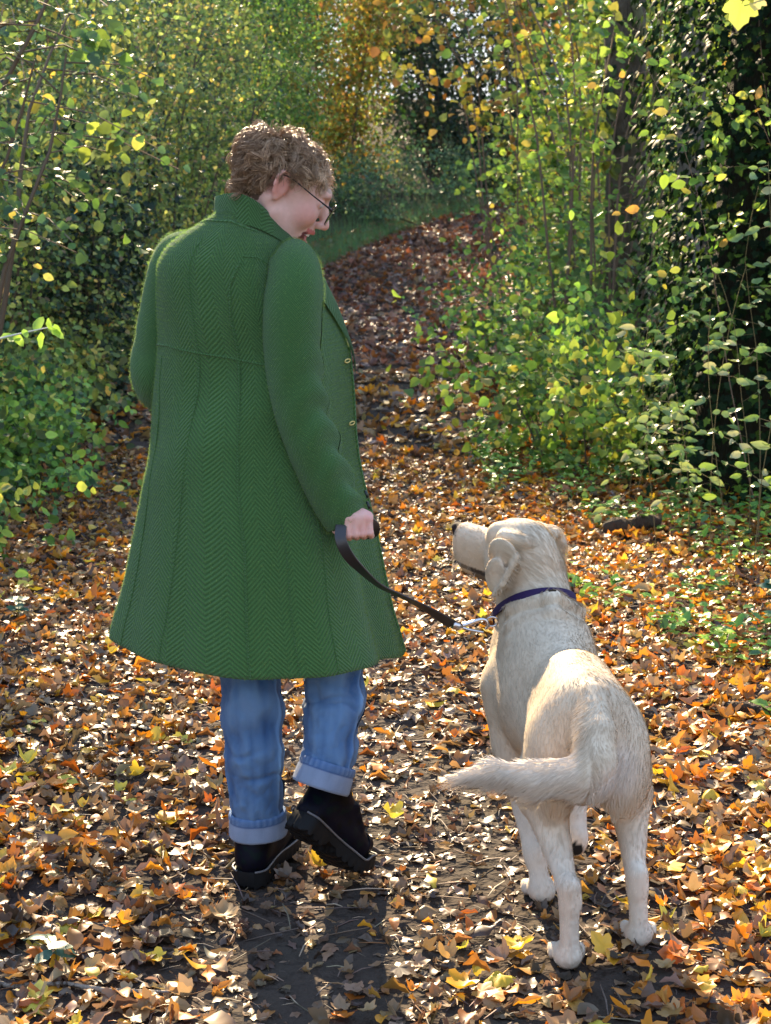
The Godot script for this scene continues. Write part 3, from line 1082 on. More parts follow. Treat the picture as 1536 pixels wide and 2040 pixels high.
func ivy_tree() -> void:
	var at := Vector3(1.90, land(1.90, -8.05), -8.05)
	var o := thing("ivy_covered_tree", "thick dark trunk wrapped in glossy ivy at the right edge", "tree", at)
	var g := Geo.new()
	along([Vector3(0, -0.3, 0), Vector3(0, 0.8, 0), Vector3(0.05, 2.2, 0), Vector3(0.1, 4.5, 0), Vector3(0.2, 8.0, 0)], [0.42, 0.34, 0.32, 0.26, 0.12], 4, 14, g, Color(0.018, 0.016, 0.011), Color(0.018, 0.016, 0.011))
	part(o, "trunk", g.mesh(), trunk_mat)
	var xf: Array[Transform3D] = []
	var cl := PackedColorArray()
	for k in 11000:
		var y := r(0.0, 3.2)
		var az := r(0, TAU)
		var nrm := Vector3(cos(az), r(-0.1, 0.3), sin(az)).normalized()
		var bulge := 0.16 + 0.17 * noise.get_noise_3d(nrm.x * 60.0, y * 45.0, nrm.z * 60.0) + 0.12 * smoothstep(0.2, -0.9, nrm.x)
		var out := 0.34 + maxf(bulge, 0.02) * sqrt(rng.randf()) * 1.5
		xf.append(Transform3D(leaf_frame(Vector3(r(-0.7, 0.7), -1, r(-0.7, 0.7)) + nrm * 0.6, nrm + Vector3(0, 0.5, 0) + any_dir() * 0.45, r(0.032, 0.058)), Vector3(0.04, y, 0) + nrm * out))
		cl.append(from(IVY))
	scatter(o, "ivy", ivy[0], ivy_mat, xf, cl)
	var s := {"h": 3.6, "spread": 0.5, "base": 0.6, "stems": 20, "twigs": 15, "twig": 0.6, "leaves": 7, "size": 0.05, "leaf": small_oval, "mat": gloss_leaf, "pal": DARK, "sag": 0.3, "low": 0.0, "fill": 9000}
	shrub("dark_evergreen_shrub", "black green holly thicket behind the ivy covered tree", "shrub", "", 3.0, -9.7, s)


func build_cover() -> void:
	# ivy and seedlings growing through the litter on the right
	var xf: Array[Transform3D] = []
	var cl := PackedColorArray()
	for k in 11000:
		var d := r(4.6, 10.5)
		var x := r(0.5, 2.6)
		var n := noise.get_noise_2d(x * 55.0, d * 55.0) + 0.5 * noise.get_noise_2d(x * 160.0, d * 160.0)
		var lim := 0.12 - 0.5 * smoothstep(0.7, 1.6, x) + 0.45 * smoothstep(7.0, 5.0, d) - 0.15 * smoothstep(8.0, 10.0, d)
		if n < lim or x < right_edge(d) - 0.75:
			continue
		var a := any_dir()
		a.y = absf(a.y) * 0.3
		xf.append(Transform3D(leaf_frame(a, Vector3.UP + any_dir() * 0.4, r(0.03, 0.055)), Vector3(x, land(x, -d) + r(0.02, 0.11), -d)))
		cl.append(from(GREEN))
	for k in 5000:
		var d := r(6.0, 13.0)
		var x := left_edge(d) - 1.1 + r(0.0, 1.2) * rng.randf()
		if noise.get_noise_2d(x * 70.0, d * 70.0) < -0.15 + 0.7 * smoothstep(-0.3, 0.4, x - left_edge(d)):
			continue
		var a := any_dir()
		a.y = absf(a.y) * 0.3
		xf.append(Transform3D(leaf_frame(a, Vector3.UP + any_dir() * 0.5, r(0.03, 0.06)), Vector3(x, land(x, -d) + r(0.02, 0.16), -d)))
		cl.append(from(GREEN))
	tag(scatter(self, "ground_ivy", small_oval[0], gloss_leaf, xf, cl), "small green ivy and seedlings growing through the fallen leaves", "ground cover", "", "stuff")
	# grass on the far verge
	var blade := Geo.new()
	for k in 5:
		var t := k / 4.0
		blade.vert(Vector3(-0.035 * (1.0 - t), t - 0.15 * t * t, 0.45 * t * t))
		blade.vert(Vector3(0.035 * (1.0 - t) + 0.001, t - 0.15 * t * t, 0.45 * t * t))
	for k in 4:
		blade.quad(k * 2, k * 2 + 1, k * 2 + 3, k * 2 + 2)
	var gx: Array[Transform3D] = []
	var gc := PackedColorArray()
	for k in 16000:
		var d := r(17.0, 40.0)
		var x := left_edge(d) + 0.12 - absf(rng.randfn()) * 0.55
		gx.append(Transform3D(Basis(Vector3.UP, r(0, TAU)).scaled_local(Vector3(0.22, 1, 0.5) * r(0.12, 0.34)), Vector3(x, land(x, -d), -d)))
		gc.append(from([Color(0.11, 0.26, 0.09), 3.0, Color(0.18, 0.34, 0.10), 3.0, Color(0.09, 0.19, 0.09), 2.0]))
	tag(scatter(self, "grass", blade.mesh(), mat_leaf(0.45, 0.6), gx, gc), "green grass on the verge where the path bends away", "grass", "", "stuff")


# ------------------------------------------------------------------ the dog
const DOG := Vector3(0.40, 0.0, -3.35)
var dog_field: Field
var dog_head: Basis
var dog_skull := Vector3(0.318, 0.708, -3.735)


func hd(x: float, y: float, z: float) -> Vector3:  # dog's head: x forward, y up, z to its left (towards the camera)
	return dog_skull + dog_head * Vector3(x, y, z)


func paw(f: Field, at: Vector3, ahead: Vector3, s: float) -> void:
	var side := ahead.cross(Vector3.UP).normalized()
	var b := Basis(side, Vector3.UP, -ahead)
	f.ell(at + Vector3(0, 0.026, 0) * s, Vector3(0.029, 0.026, 0.040) * s, 0.02, b)
	for k in 4:
		var o := (k - 1.5) * 0.0180
		f.ell(at + side * o * s + ahead * (0.038 - 0.35 * absf(o)) * s + Vector3(0, 0.019, 0) * s, Vector3(0.0098, 0.018, 0.022) * s, 0.002, b)


func build_dog() -> void:
	var fw := Vector3(-0.745, 0.165, -0.645).normalized()
	var lf := Vector3.UP.cross(fw).normalized()
	dog_head = Basis(fw, lf.cross(fw).normalized() * -1.0, lf)
	if dog_head.y.y < 0.0:
		dog_head.y = -dog_head.y
	var f := Field.new()
	dog_field = f
	# trunk
	f.ell(Vector3(0.362, 0.435, -3.53), Vector3(0.116, 0.150, 0.19), 0.03)
	f.ell(Vector3(0.385, 0.435, -3.34), Vector3(0.102, 0.120, 0.17), 0.05)
	f.ell(Vector3(0.407, 0.462, -3.20), Vector3(0.106, 0.105, 0.125), 0.05)
	f.cap(Vector3(0.362, 0.535, -3.60), Vector3(0.402, 0.515, -3.19), 0.062, 0.066, 0.05)
	f.ell(Vector3(0.365, 0.515, -3.62), Vector3(0.098, 0.085, 0.11), 0.05)
	# neck and throat
	f.cap(Vector3(0.364, 0.51, -3.64), Vector3(0.352, 0.665, -3.725), 0.090, 0.065, 0.05)
	f.cap(Vector3(0.325, 0.50, -3.72), Vector3(0.305, 0.645, -3.745), 0.068, 0.047, 0.05)
	f.ell(Vector3(0.35, 0.43, -3.70), Vector3(0.10, 0.12, 0.08), 0.06)
	for k in 3:  # loose folds of skin across the shoulders
		f.cap(Vector3(0.285, 0.604 - 0.028 * k, -3.640 + 0.038 * k), Vector3(0.375, 0.637 - 0.027 * k, -3.600 + 0.036 * k), 0.016, 0.022, 0.010)
		f.cap(Vector3(0.375, 0.637 - 0.027 * k, -3.600 + 0.036 * k), Vector3(0.445, 0.598 - 0.03 * k, -3.640 + 0.036 * k), 0.022, 0.014, 0.010)
	# hind legs
	f.ell(Vector3(0.342, 0.405, -3.185), Vector3(0.058, 0.115, 0.090), 0.035)
	f.ell(Vector3(0.478, 0.405, -3.195), Vector3(0.058, 0.118, 0.090), 0.035)
	f.cap(Vector3(0.330, 0.36, -3.22), Vector3(0.322, 0.310, -3.25), 0.058, 0.046, 0.035)
	f.cap(Vector3(0.325, 0.315, -3.24), Vector3(0.362, 0.186, -3.100), 0.046, 0.021, 0.03)
	f.cap(Vector3(0.367, 0.188, -3.073), Vector3(0.372, 0.146, -3.085), 0.018, 0.020, 0.015)
	f.cap(Vector3(0.366, 0.181, -3.085), Vector3(0.370, 0.045, -3.082), 0.0205, 0.0190, 0.015)
	paw(f, Vector3(0.369, 0.0, -3.104), Vector3(0.02, 0, -1).normalized(), 1.05)
	f.cap(Vector3(0.487, 0.36, -3.23), Vector3(0.504, 0.310, -3.262), 0.058, 0.045, 0.035)
	f.cap(Vector3(0.506, 0.310, -3.252), Vector3(0.513, 0.173, -3.190), 0.044, 0.021, 0.03)
	f.cap(Vector3(0.515, 0.176, -3.164), Vector3(0.517, 0.138, -3.175), 0.017, 0.020, 0.015)
	f.cap(Vector3(0.515, 0.168, -3.176), Vector3(0.524, 0.045, -3.178), 0.0205, 0.0190, 0.015)
	paw(f, Vector3(0.527, 0.0, -3.200), Vector3(0.12, 0, -1).normalized(), 1.05)
	# front legs: the left one planted, the right one lifted
	f.cap(Vector3(0.285, 0.43, -3.61), Vector3(0.290, 0.31, -3.565), 0.070, 0.048, 0.04)
	f.cap(Vector3(0.290, 0.31, -3.560), Vector3(0.330, 0.10, -3.425), 0.040, 0.022, 0.03)
	f.cap(Vector3(0.330, 0.11, -3.425), Vector3(0.340, 0.045, -3.398), 0.022, 0.021, 0.02)
	paw(f, Vector3(0.344, 0.0, -3.412), Vector3(-0.1, 0, -1).normalized(), 1.08)
	f.cap(Vector3(0.435, 0.43, -3.62), Vector3(0.440, 0.31, -3.60), 0.070, 0.048, 0.04)
	f.cap(Vector3(0.440, 0.31, -3.60), Vector3(0.440, 0.155, -3.63), 0.042, 0.027, 0.03)
	f.cap(Vector3(0.440, 0.155, -3.63), Vector3(0.434, 0.085, -3.585), 0.026, 0.030, 0.02)
	f.ell(Vector3(0.433, 0.070, -3.575), Vector3(0.032, 0.036, 0.024), 0.015)
	# rump details
	f.ell(Vector3(0.417, 0.395, -3.115), Vector3(0.026, 0.05, 0.024), 0.03)
	f.ell(Vector3(0.410, 0.300, -3.36), Vector3(0.05, 0.03, 0.12), 0.03)
	f.cap(Vector3(0.400, 0.535, -3.30), Vector3(0.404, 0.528, -3.150), 0.060, 0.054, 0.05)
	# tail: down from the croup, then swung to the left
	f.cap(Vector3(0.405, 0.565, -3.125), Vector3(0.408, 0.518, -3.038), 0.030, 0.036, 0.012)
	f.cap(Vector3(0.408, 0.518, -3.038), Vector3(0.403, 0.474, -3.000), 0.036, 0.037, 0.006)
	f.cap(Vector3(0.403, 0.474, -3.000), Vector3(0.370, 0.449, -2.985), 0.037, 0.036, 0.012)
	f.cap(Vector3(0.370, 0.449, -2.990), Vector3(0.285, 0.443, -2.985), 0.035, 0.029, 0.012)
	f.cap(Vector3(0.285, 0.443, -2.985), Vector3(0.205, 0.456, -2.985), 0.029, 0.019, 0.02)
	f.cap(Vector3(0.205, 0.456, -2.985), Vector3(0.130, 0.446, -2.985), 0.019, 0.008, 0.02)
	# head
	f.ell(hd(0.0, 0.008, 0), Vector3(0.082, 0.078, 0.068), 0.03, dog_head)
	f.ell(hd(-0.035, -0.012, 0), Vector3(0.045, 0.056, 0.046), 0.03, dog_head)
	f.ell(hd(0.052, 0.036, 0.026), Vector3(0.036, 0.032, 0.028), 0.02, dog_head)
	f.ell(hd(0.052, 0.036, -0.026), Vector3(0.036, 0.032, 0.028), 0.02, dog_head)
	f.ell(hd(0.015, -0.030, 0.036), Vector3(0.058, 0.048, 0.034), 0.025, dog_head)
	f.ell(hd(0.015, -0.030, -0.036), Vector3(0.058, 0.048, 0.034), 0.025, dog_head)
	f.cap(hd(0.065, -0.008, 0), hd(0.168, -0.004, 0), 0.041, 0.031, 0.018)
	f.ell(hd(0.130, -0.032, 0.019), Vector3(0.056, 0.047, 0.024), 0.018, dog_head)
	f.ell(hd(0.130, -0.032, -0.019), Vector3(0.056, 0.047, 0.024), 0.018, dog_head)
	f.cap(hd(0.05, -0.060, 0), hd(0.145, -0.070, 0), 0.036, 0.022, 0.015)
	f.ell(hd(0.197, 0.006, 0), Vector3(0.013, 0.014, 0.019), 0.008, dog_head)
	f.cut(hd(0.204, 0.002, 0.012), Vector3(0.006, 0.004, 0.004), 0.003, dog_head)
	# hanging ears
	for s: float in [1.0, -1.0]:
		var e := 0.012 if s < 0.0 else 0.0
		f.cap(hd(-0.034, 0.054, (0.050 + e) * s), hd(0.020, 0.048, (0.060 + e) * s), 0.014, 0.017, 0.016)
		f.ell(hd(-0.004, 0.016, (0.083 + e) * s), Vector3(0.044, 0.044, 0.0105), 0.012, dog_head * Basis(Vector3(1, 0, 0), 0.26 * s))
		f.ell(hd(-0.002, -0.034, (0.097 + e) * s), Vector3(0.031, 0.046, 0.009), 0.012, dog_head * Basis(Vector3(0, 0, 1), -0.12) * Basis(Vector3(1, 0, 0), 0.10 * s))
		f.cap(hd(-0.042, 0.026, (0.086 + e) * s), hd(-0.028, -0.040, (0.105 + e) * s), 0.0085, 0.0075, 0.006)
		f.cap(hd(-0.028, -0.040, (0.105 + e) * s), hd(-0.008, -0.076, (0.104 + e) * s), 0.0075, 0.006, 0.006)
		f.cut(hd(-0.010, -0.022, (0.114 + e) * s), Vector3(0.012, 0.030, 0.009), 0.010, dog_head * Basis(Vector3(0, 0, 1), 0.05))
	var nose := hd(0.197, 0.006, 0)
	var lip := hd(0.085, -0.055, 0.03)
	var coat := func(p: Vector3) -> Color:
		var c := Color(0.66, 0.55, 0.41)
		var back := smoothstep(0.40, 0.56, p.y) * (1.0 - smoothstep(0.62, 0.66, p.y))
		c = c.lerp(Color(0.60, 0.47, 0.33), back * 0.55)
		c = c.lerp(Color(0.70, 0.62, 0.51), smoothstep(0.34, 0.18, p.y))
		c = c.lerp(Color(0.76, 0.71, 0.64), smoothstep(0.09, 0.02, Vector2(p.x - 0.44, p.y - 0.41).length()) * smoothstep(-3.18, -3.12, p.z))
		if p.z > -3.085 and p.x < 0.37:
			c = c.lerp(Color(0.74, 0.62, 0.49), 0.8)
		var ear := hd(0, -0.01, 0.08)
		c = c.lerp(Color(0.58, 0.44, 0.31), 0.6 * smoothstep(0.06, 0.03, p.distance_to(ear)))
		c = c * (0.93 + 0.16 * noise.get_noise_3d(p.x * 900.0, p.y * 700.0, p.z * 900.0))
		var h := dog_head.inverse() * (p - dog_skull)
		if h.x > 0.05 and absf(h.y + 0.066) < 0.006 and h.x < 0.17:
			c = c.lerp(Color(0.05, 0.04, 0.04), 0.75)
		if h.x > 0.065 and h.x < 0.115 and h.y < -0.062 and h.y > -0.094:
			c = c.lerp(Color(0.03, 0.025, 0.025), 0.8)
		if h.x > 0.184 and h.y > -0.008:
			c = Color(0.018, 0.016, 0.017)
		elif h.x > 0.176 and h.y > -0.005:
			c = c.lerp(Color(0.10, 0.08, 0.075), 0.6)
		if p.distance_to(Vector3(0.433, 0.058, -3.553)) < 0.021:
			c = Color(0.02, 0.018, 0.02)
		if p.y < 0.012 and p.z > -3.6:
			c = c.lerp(Color(0.25, 0.2, 0.16), 0.6)
		if p.distance_to(Vector3(0.415, 0.445, -3.085)) < 0.014:
			c = Color(0.16, 0.10, 0.09)
		return Color(c.r * 0.94, c.g * 0.925, c.b * 0.90)
	var g := Geo.new()
	f.build(g, Vector3(0.08, -0.02, -3.86), Vector3(0.62, 0.64, -2.90), 0.0085, coat)
	var hg := Geo.new()
	f.build(hg, Vector3(0.10, 0.60, -3.93), Vector3(0.46, 0.82, -3.60), 0.0045, coat)
	# join the finely meshed head to the body where they overlap, in the middle of the neck
	var body := Geo.new()
	for gg: Geo in [g, hg]:
		var off := body.v.size()
		body.v.append_array(gg.v)
		body.c.append_array(gg.c)
		body.uv.append_array(gg.uv)
		for k in range(0, gg.i.size(), 3):
			var m := (gg.v[gg.i[k]] + gg.v[gg.i[k + 1]] + gg.v[gg.i[k + 2]]) / 3.0
			var neck := m.y > 0.615 and m.z < -3.615
			if (gg == g) == neck and not (gg == g and m.y < 0.63):
				continue
			for e in 3:
				body.i.append(off + gg.i[k + e])
	var dog := thing("dog", "pale yellow dog seen from behind, head turned up to the left", "dog", DOG)
	var skin := mat_plain(0.75, 0.2)
	part(dog, "body", body.mesh(DOG), skin)
	dog_fur(dog, body)
	dog_collar(dog)


func flow(p: Vector3, n: Vector3) -> Vector3:  # the way the hair lies
	var d := Vector3(0, -0.35, 1.0)
	var h := dog_head.inverse() * (p - dog_skull)
	if p.z > -3.085 and p.y > 0.40:
		d = Vector3(0.05, -1, 0.2) if p.x > 0.385 else Vector3(-1.0, -0.55, 0.2)
	elif p.y < 0.34:
		d = Vector3(0, -1, 0.15)
	elif p.z > -3.2:
		d = Vector3(0, -1.0, 0.35)
	elif h.length() < 0.12 or h.x > 0.03:
		d = -dog_head.x + Vector3(0, -0.25, 0)
	elif p.y > 0.56 and p.z < -3.56:
		d = Vector3(0.05, -0.8, 0.7)
	d += Vector3(noise.get_noise_3d(p.x * 500, p.y * 500, p.z * 500), noise.get_noise_3d(p.y * 500, p.z * 500, p.x * 500), 0.0) * 0.9
	d = d - n * d.dot(n)
	return d.normalized() if d.length_squared() > 1e-6 else n.cross(Vector3.RIGHT).normalized()


func dog_fur(dog: Node3D, body: Geo) -> void:
	var nrm := body.normals()
	var area := PackedFloat32Array()
	var total := 0.0
	for k in range(0, body.i.size(), 3):
		var a := body.v[body.i[k]]
		total += (body.v[body.i[k + 1]] - a).cross(body.v[body.i[k + 2]] - a).length()
		area.append(total)
	var g := Geo.new()
	for s in 80000:
		var t := area.bsearch(rng.randf() * total)
		t = mini(t, area.size() - 1)
		var u := rng.randf()
		var w := rng.randf()
		if u + w > 1.0:
			u = 1.0 - u
			w = 1.0 - w
		var i0 := body.i[t * 3]
		var i1 := body.i[t * 3 + 1]
		var i2 := body.i[t * 3 + 2]
		var p := body.v[i0] * (1.0 - u - w) + body.v[i1] * u + body.v[i2] * w
		var n := (nrm[i0] * (1.0 - u - w) + nrm[i1] * u + nrm[i2] * w).normalized()
		var c := body.c[i0]
		if c.r < 0.25:
			continue
		if (p.z < -3.10 or p.x > 0.41) and rng.randf() < 0.45:
			continue
		var len := r(0.008, 0.014)
		var lift := r(-0.02, 0.07)
		var h := dog_head.inverse() * (p - dog_skull)
		if p.z > -3.085 and p.y > 0.40 and p.x < 0.395:
			len = r(0.018, 0.034) + (0.024 if n.y < -0.2 else 0.0)
			lift = r(0.15, 0.5)
		elif p.z > -3.16 and p.y > 0.26 and p.y < 0.46 and n.z > 0.1:
			len = r(0.014, 0.030)
		elif p.y < 0.18 or h.x > 0.0 and h.length() < 0.26:
			len = r(0.004, 0.008)
			lift = r(-0.02, 0.05)
		elif p.y > 0.56 and p.z < -3.58:
			len = r(0.014, 0.026)
		var d := (flow(p, n) + n * lift + any_dir() * 0.11).normalized()
		var front := n
		if p.z > -3.16 and p.y > 0.24:  # the long hair of tail and breeches hangs and shows its outer side
			front = Vector3(n.x, maxf(n.y, -0.05), n.z + 0.55).normalized()
		d = (d - front * minf(d.dot(front), 0.0)).normalized()
		var side := d.cross(front).normalized() * r(0.0004, 0.0007)
		c = c * (1.0 + 0.05 * fine.get_noise_3d(p.x * 2600.0, p.y * 1500.0, p.z * 2600.0)) * r(0.93, 1.08)
		var tipc := c * r(1.05, 1.2)
		var a0 := g.vert(p + n * 0.0006 - side, c * r(0.95, 1.05))
		g.vert(p + n * 0.0006 + side, c)
		g.vert(p + d * len * 0.6 + n * 0.001 + side * 0.7, tipc)
		g.vert(p + d * len, tipc)
		var lit := (front + any_dir() * 0.08).normalized()
		for e in 4:
			g.lie.append(lit)
		g.tri(a0, a0 + 1, a0 + 2)
		g.tri(a0, a0 + 2, a0 + 3)
	# whiskers and chin hairs
	for k in 70:
		var p := hd(r(0.10, 0.185), r(-0.07, -0.02), r(-0.02, 0.035))
		var d := (dog_head * Vector3(r(-0.4, 0.6), r(-1.2, -0.1), r(-0.2, 1.0))).normalized()
		var side := d.cross(Vector3.UP).normalized() * 0.0004
		var a0 := g.vert(p - side, Color(0.75, 0.7, 0.62))
		g.vert(p + side, Color(0.75, 0.7, 0.62))
		g.vert(p + d * r(0.035, 0.055), Color(0.75, 0.7, 0.62))
		for e in 3:
			g.lie.append(dog_head.z)
		g.tri(a0, a0 + 1, a0 + 2)
	var m := mat_leaf(0.6, 0.3, 0.25)
	part(dog, "fur", g.mesh(DOG), m)


func dog_collar(dog: Node3D) -> void:
	var axis := Vector3(-0.10, 0.80, -0.58).normalized()
	var back := (Vector3(0.03, 0.56, 0.82) - axis * axis.dot(Vector3(0.03, 0.56, 0.82))).normalized()
	var side := axis.cross(back)
	var mid := Vector3(0.352, 0.592, -3.702)
	var ids := dog_field.all()
	var g := Geo.new()
	var n := 64
	var far := PackedFloat32Array()
	for k in n:
		var w := TAU * k / n
		var d := back * cos(w) + side * sin(w)
		var reach := 0.03
		while reach < 0.2 and dog_field.at(mid + d * reach, ids) < 0.0:
			reach += 0.001
		far.append(reach)
	for k in n:
		var w := TAU * k / n
		var d := back * cos(w) + side * sin(w)
		var reach := 0.0
		for e in range(-4, 5):
			reach += far[(k + e + n) % n] / 9.0
		reach = maxf(reach, far[k] - 0.003) + 0.0045
		for e: Array in [[-0.0095, 0.0], [-0.0095, 0.003], [0.0095, 0.003], [0.0095, 0.0]]:
			g.vert(mid + d * (reach + float(e[1])) + axis * float(e[0]), Color(0.026, 0.012, 0.055))
	for k in n:
		for e in 4:
			var a := k * 4 + e
			var b := k * 4 + (e + 1) % 4
			var c := (k + 1) % n * 4 + (e + 1) % 4
			g.quad(a, (k + 1) % n * 4 + e, c, b)
	part(dog, "collar", g.mesh(DOG), mat_plain(0.7, 0.3))


# ------------------------------------------------------------------ the leash
func strap(g: Geo, pts: Array, turn: Array, wide: Array, per: int, col: Color) -> void:
	var p := smooth_points(pts, per)
	var tw := smooth_floats(turn, per)
	var wd := smooth_floats(wide, per)
	var n := p.size()
	var first := g.v.size()
	for k in n:
		var t := (p[mini(k + 1, n - 1)] - p[maxi(k - 1, 0)]).normalized()
		var a := t.cross(Vector3(0.1, 0.2, 1)).normalized().rotated(t, tw[k])
		var b := t.cross(a)
		var th := 0.0022
		for e: Array in [[-1.0, -0.6], [-0.85, -1.0], [0.85, -1.0], [1.0, -0.6], [1.0, 0.6], [0.85, 1.0], [-0.85, 1.0], [-1.0, 0.6]]:
			g.vert(p[k] + a * wd[k] * float(e[0]) + b * th * float(e[1]), col if absf(e[0]) < 0.9 else col * 1.5)
	for k in n - 1:
		for e in 8:
			var q := first + k * 8 + e
			var w := first + k * 8 + (e + 1) % 8
			g.quad(q, w, w + 8, q + 8)


func build_leash() -> void:
	var at := Vector3(-0.08, 0.0, -3.42)
	var o := thing("leash", "dark leather dog leash slack between the hand and the dog", "leash", at)
	var leather := mat_plain(0.36, 0.5)
	var g := Geo.new()
	strap(g, [Vector3(-0.093, 0.850, -3.405), Vector3(-0.094, 0.825, -3.385), Vector3(-0.080, 0.792, -3.385), Vector3(-0.055, 0.757, -3.405), Vector3(-0.014, 0.706, -3.46), Vector3(0.037, 0.668, -3.51), Vector3(0.092, 0.628, -3.555), Vector3(0.150, 0.580, -3.60)], [0.2, 0.1, 0.35, 0.8, 1.15, 1.2, 0.9, 0.5], [0.012, 0.012, 0.012, 0.0115, 0.0105, 0.0105, 0.011, 0.0125], 6, Color(0.022, 0.017, 0.018))
	part(o, "strap", g.mesh(at), leather)
	g = Geo.new()
	strap(g, [Vector3(-0.093, 0.850, -3.405), Vector3(-0.075, 0.857, -3.425), Vector3(-0.050, 0.856, -3.43), Vector3(-0.030, 0.850, -3.425), Vector3(-0.022, 0.835, -3.44), Vector3(-0.030, 0.820, -3.46), Vector3(-0.06, 0.818, -3.465), Vector3(-0.088, 0.832, -3.43)], [0.0, 0.2, 0.3, 0.2, 0.1, 0.0, 0.0, 0.0], [0.011, 0.011, 0.011, 0.011, 0.011, 0.011, 0.011, 0.011], 5, Color(0.030, 0.021, 0.020))
	part(o, "handle_loop", g.mesh(at), leather)
	# stitched fold at the end, then the metal trigger clip
	var metal := StandardMaterial3D.new()
	metal.albedo_color = Color(0.80, 0.76, 0.74)
	metal.metallic = 1.0
	metal.roughness = 0.24
	g = Geo.new()
	along([Vector3(0.150, 0.580, -3.60), Vector3(0.163, 0.574, -3.606), Vector3(0.172, 0.572, -3.61)], [0.009, 0.010, 0.0075], 3, 10, g)
	along([Vector3(0.170, 0.573, -3.61), Vector3(0.186, 0.577, -3.615), Vector3(0.212, 0.585, -3.62), Vector3(0.226, 0.584, -3.622), Vector3(0.232, 0.572, -3.622), Vector3(0.226, 0.562, -3.622)], [0.0055, 0.005, 0.0042, 0.004, 0.004, 0.003], 4, 8, g)
	part(o, "clip", g.mesh(at), metal)
	g = Geo.new()
	along([Vector3(0.172, 0.570, -3.61), Vector3(0.190, 0.563, -3.614), Vector3(0.222, 0.556, -3.62)], [0.0045, 0.004, 0.003], 3, 8, g)
	part(o, "clip_gate", g.mesh(at), metal)
	g = Geo.new()
	var ring: Array = []
	for k in 13:
		var w := TAU * k / 12.0
		ring.append(Vector3(0.242, 0.578, -3.63) + Vector3(cos(w) * 0.014, sin(w) * 0.012, sin(w) * 0.004))
	var rr: Array = []
	for k in 13:
		rr.append(0.0022)
	along(ring, rr, 2, 6, g)
	part(o, "ring", g.mesh(at), metal)


func build_bits() -> void:
	# fallen wood on the litter
	var spots := [
		[Vector3(0.98, 0, -7.25), Vector3(1.24, 0.02, -7.32), 0.045, "dark rotten log lying behind the dog's head"],
		[Vector3(1.02, 0, -4.75), Vector3(1.22, 0.01, -4.62), 0.020, "short dark stick in the litter at the right edge"],
		[Vector3(-0.80, 0, -3.02), Vector3(-0.42, 0.012, -2.96), 0.006, "thin grey stick lying in the bottom left litter"],
		[Vector3(0.24, 0, -4.52), Vector3(0.31, 0.005, -4.50), 0.016, "small dark piece of bark left of the dog's tail"],
		[Vector3(0.42, 0.03, -17.5), Vector3(1.1, 0.35, -15.2), 0.006, "bare bramble stem arching over the right of the path"],
		[Vector3(-0.2, 0.05, -30.0), Vector3(0.55, 0.1, -28.6), 0.018, "pale fallen branch on the far grass verge"],
	]
	for a: Array in spots:
		var p: Vector3 = a[0]
		var q: Vector3 = a[1]
		var base := Vector3(p.x, land(p.x, p.z) + 0.015, p.z)
		var g := Geo.new()
		var rad: float = a[2]
		var e := Vector3(q.x - p.x, land(q.x, q.z) - base.y + 0.02 + q.y, q.z - p.z)
		var c := Color(0.05, 0.035, 0.025) if rad > 0.01 else Color(0.22, 0.18, 0.14)
		along([Vector3(0, rad * 0.5, 0), e * 0.2 + Vector3(0.01, rad * 0.7, 0.012), e * 0.45 + Vector3(0.0, rad * 0.4, -0.012), e * 0.7 + Vector3(-0.008, rad * 0.6, 0.01), e + Vector3(0, rad * 0.3, 0)], [rad * 0.7, rad * 1.1, rad * 0.75, rad * 0.85, rad * 0.4], 4, 9, g, c, c * 1.3)
		for e2 in g.v.size():
			g.v[e2] += Vector3(0, 1, 0) * rad * 0.5 * fine.get_noise_3d(g.v[e2].x * 900.0, g.v[e2].y * 900.0, g.v[e2].z * 900.0)
		var o := part(self, "fallen_branch", g.mesh(), trunk_mat)
		o.position = base
		tag(o, a[3], "branch", "dead wood on the ground")


# ------------------------------------------------------------------ the person
const HER := Vector3(-0.24, 0.0, -3.53)
const COAT_Y := [0.545, 0.575, 0.65, 0.80, 0.92, 1.04, 1.12, 1.20, 1.28, 1.34, 1.39, 1.425, 1.455, 1.478, 1.500]
const COAT_L := [-0.606, -0.600, -0.578, -0.546, -0.525, -0.510, -0.502, -0.498, -0.494, -0.490, -0.484, -0.462, -0.420, -0.380, -0.352]
const COAT_R := [0.040, 0.032, 0.008, -0.025, -0.060, -0.072, -0.076, -0.085, -0.112, -0.138, -0.158, -0.188, -0.222, -0.240, -0.250]
const COAT_B := [0.215, 0.212, 0.200, 0.180, 0.166, 0.152, 0.142, 0.134, 0.132, 0.128, 0.118, 0.106, 0.094, 0.082, 0.076]
const TURN := 0.35
var head: Basis
var skull := Vector3(-0.216, 1.548, -3.575)
var cloth: StandardMaterial3D
var weave: StandardMaterial3D


func hp(x: float, y: float, z: float) -> Vector3:  # head: x forward, y up, z to the right side (towards the camera)
	return skull + head * Vector3(x, y, z)


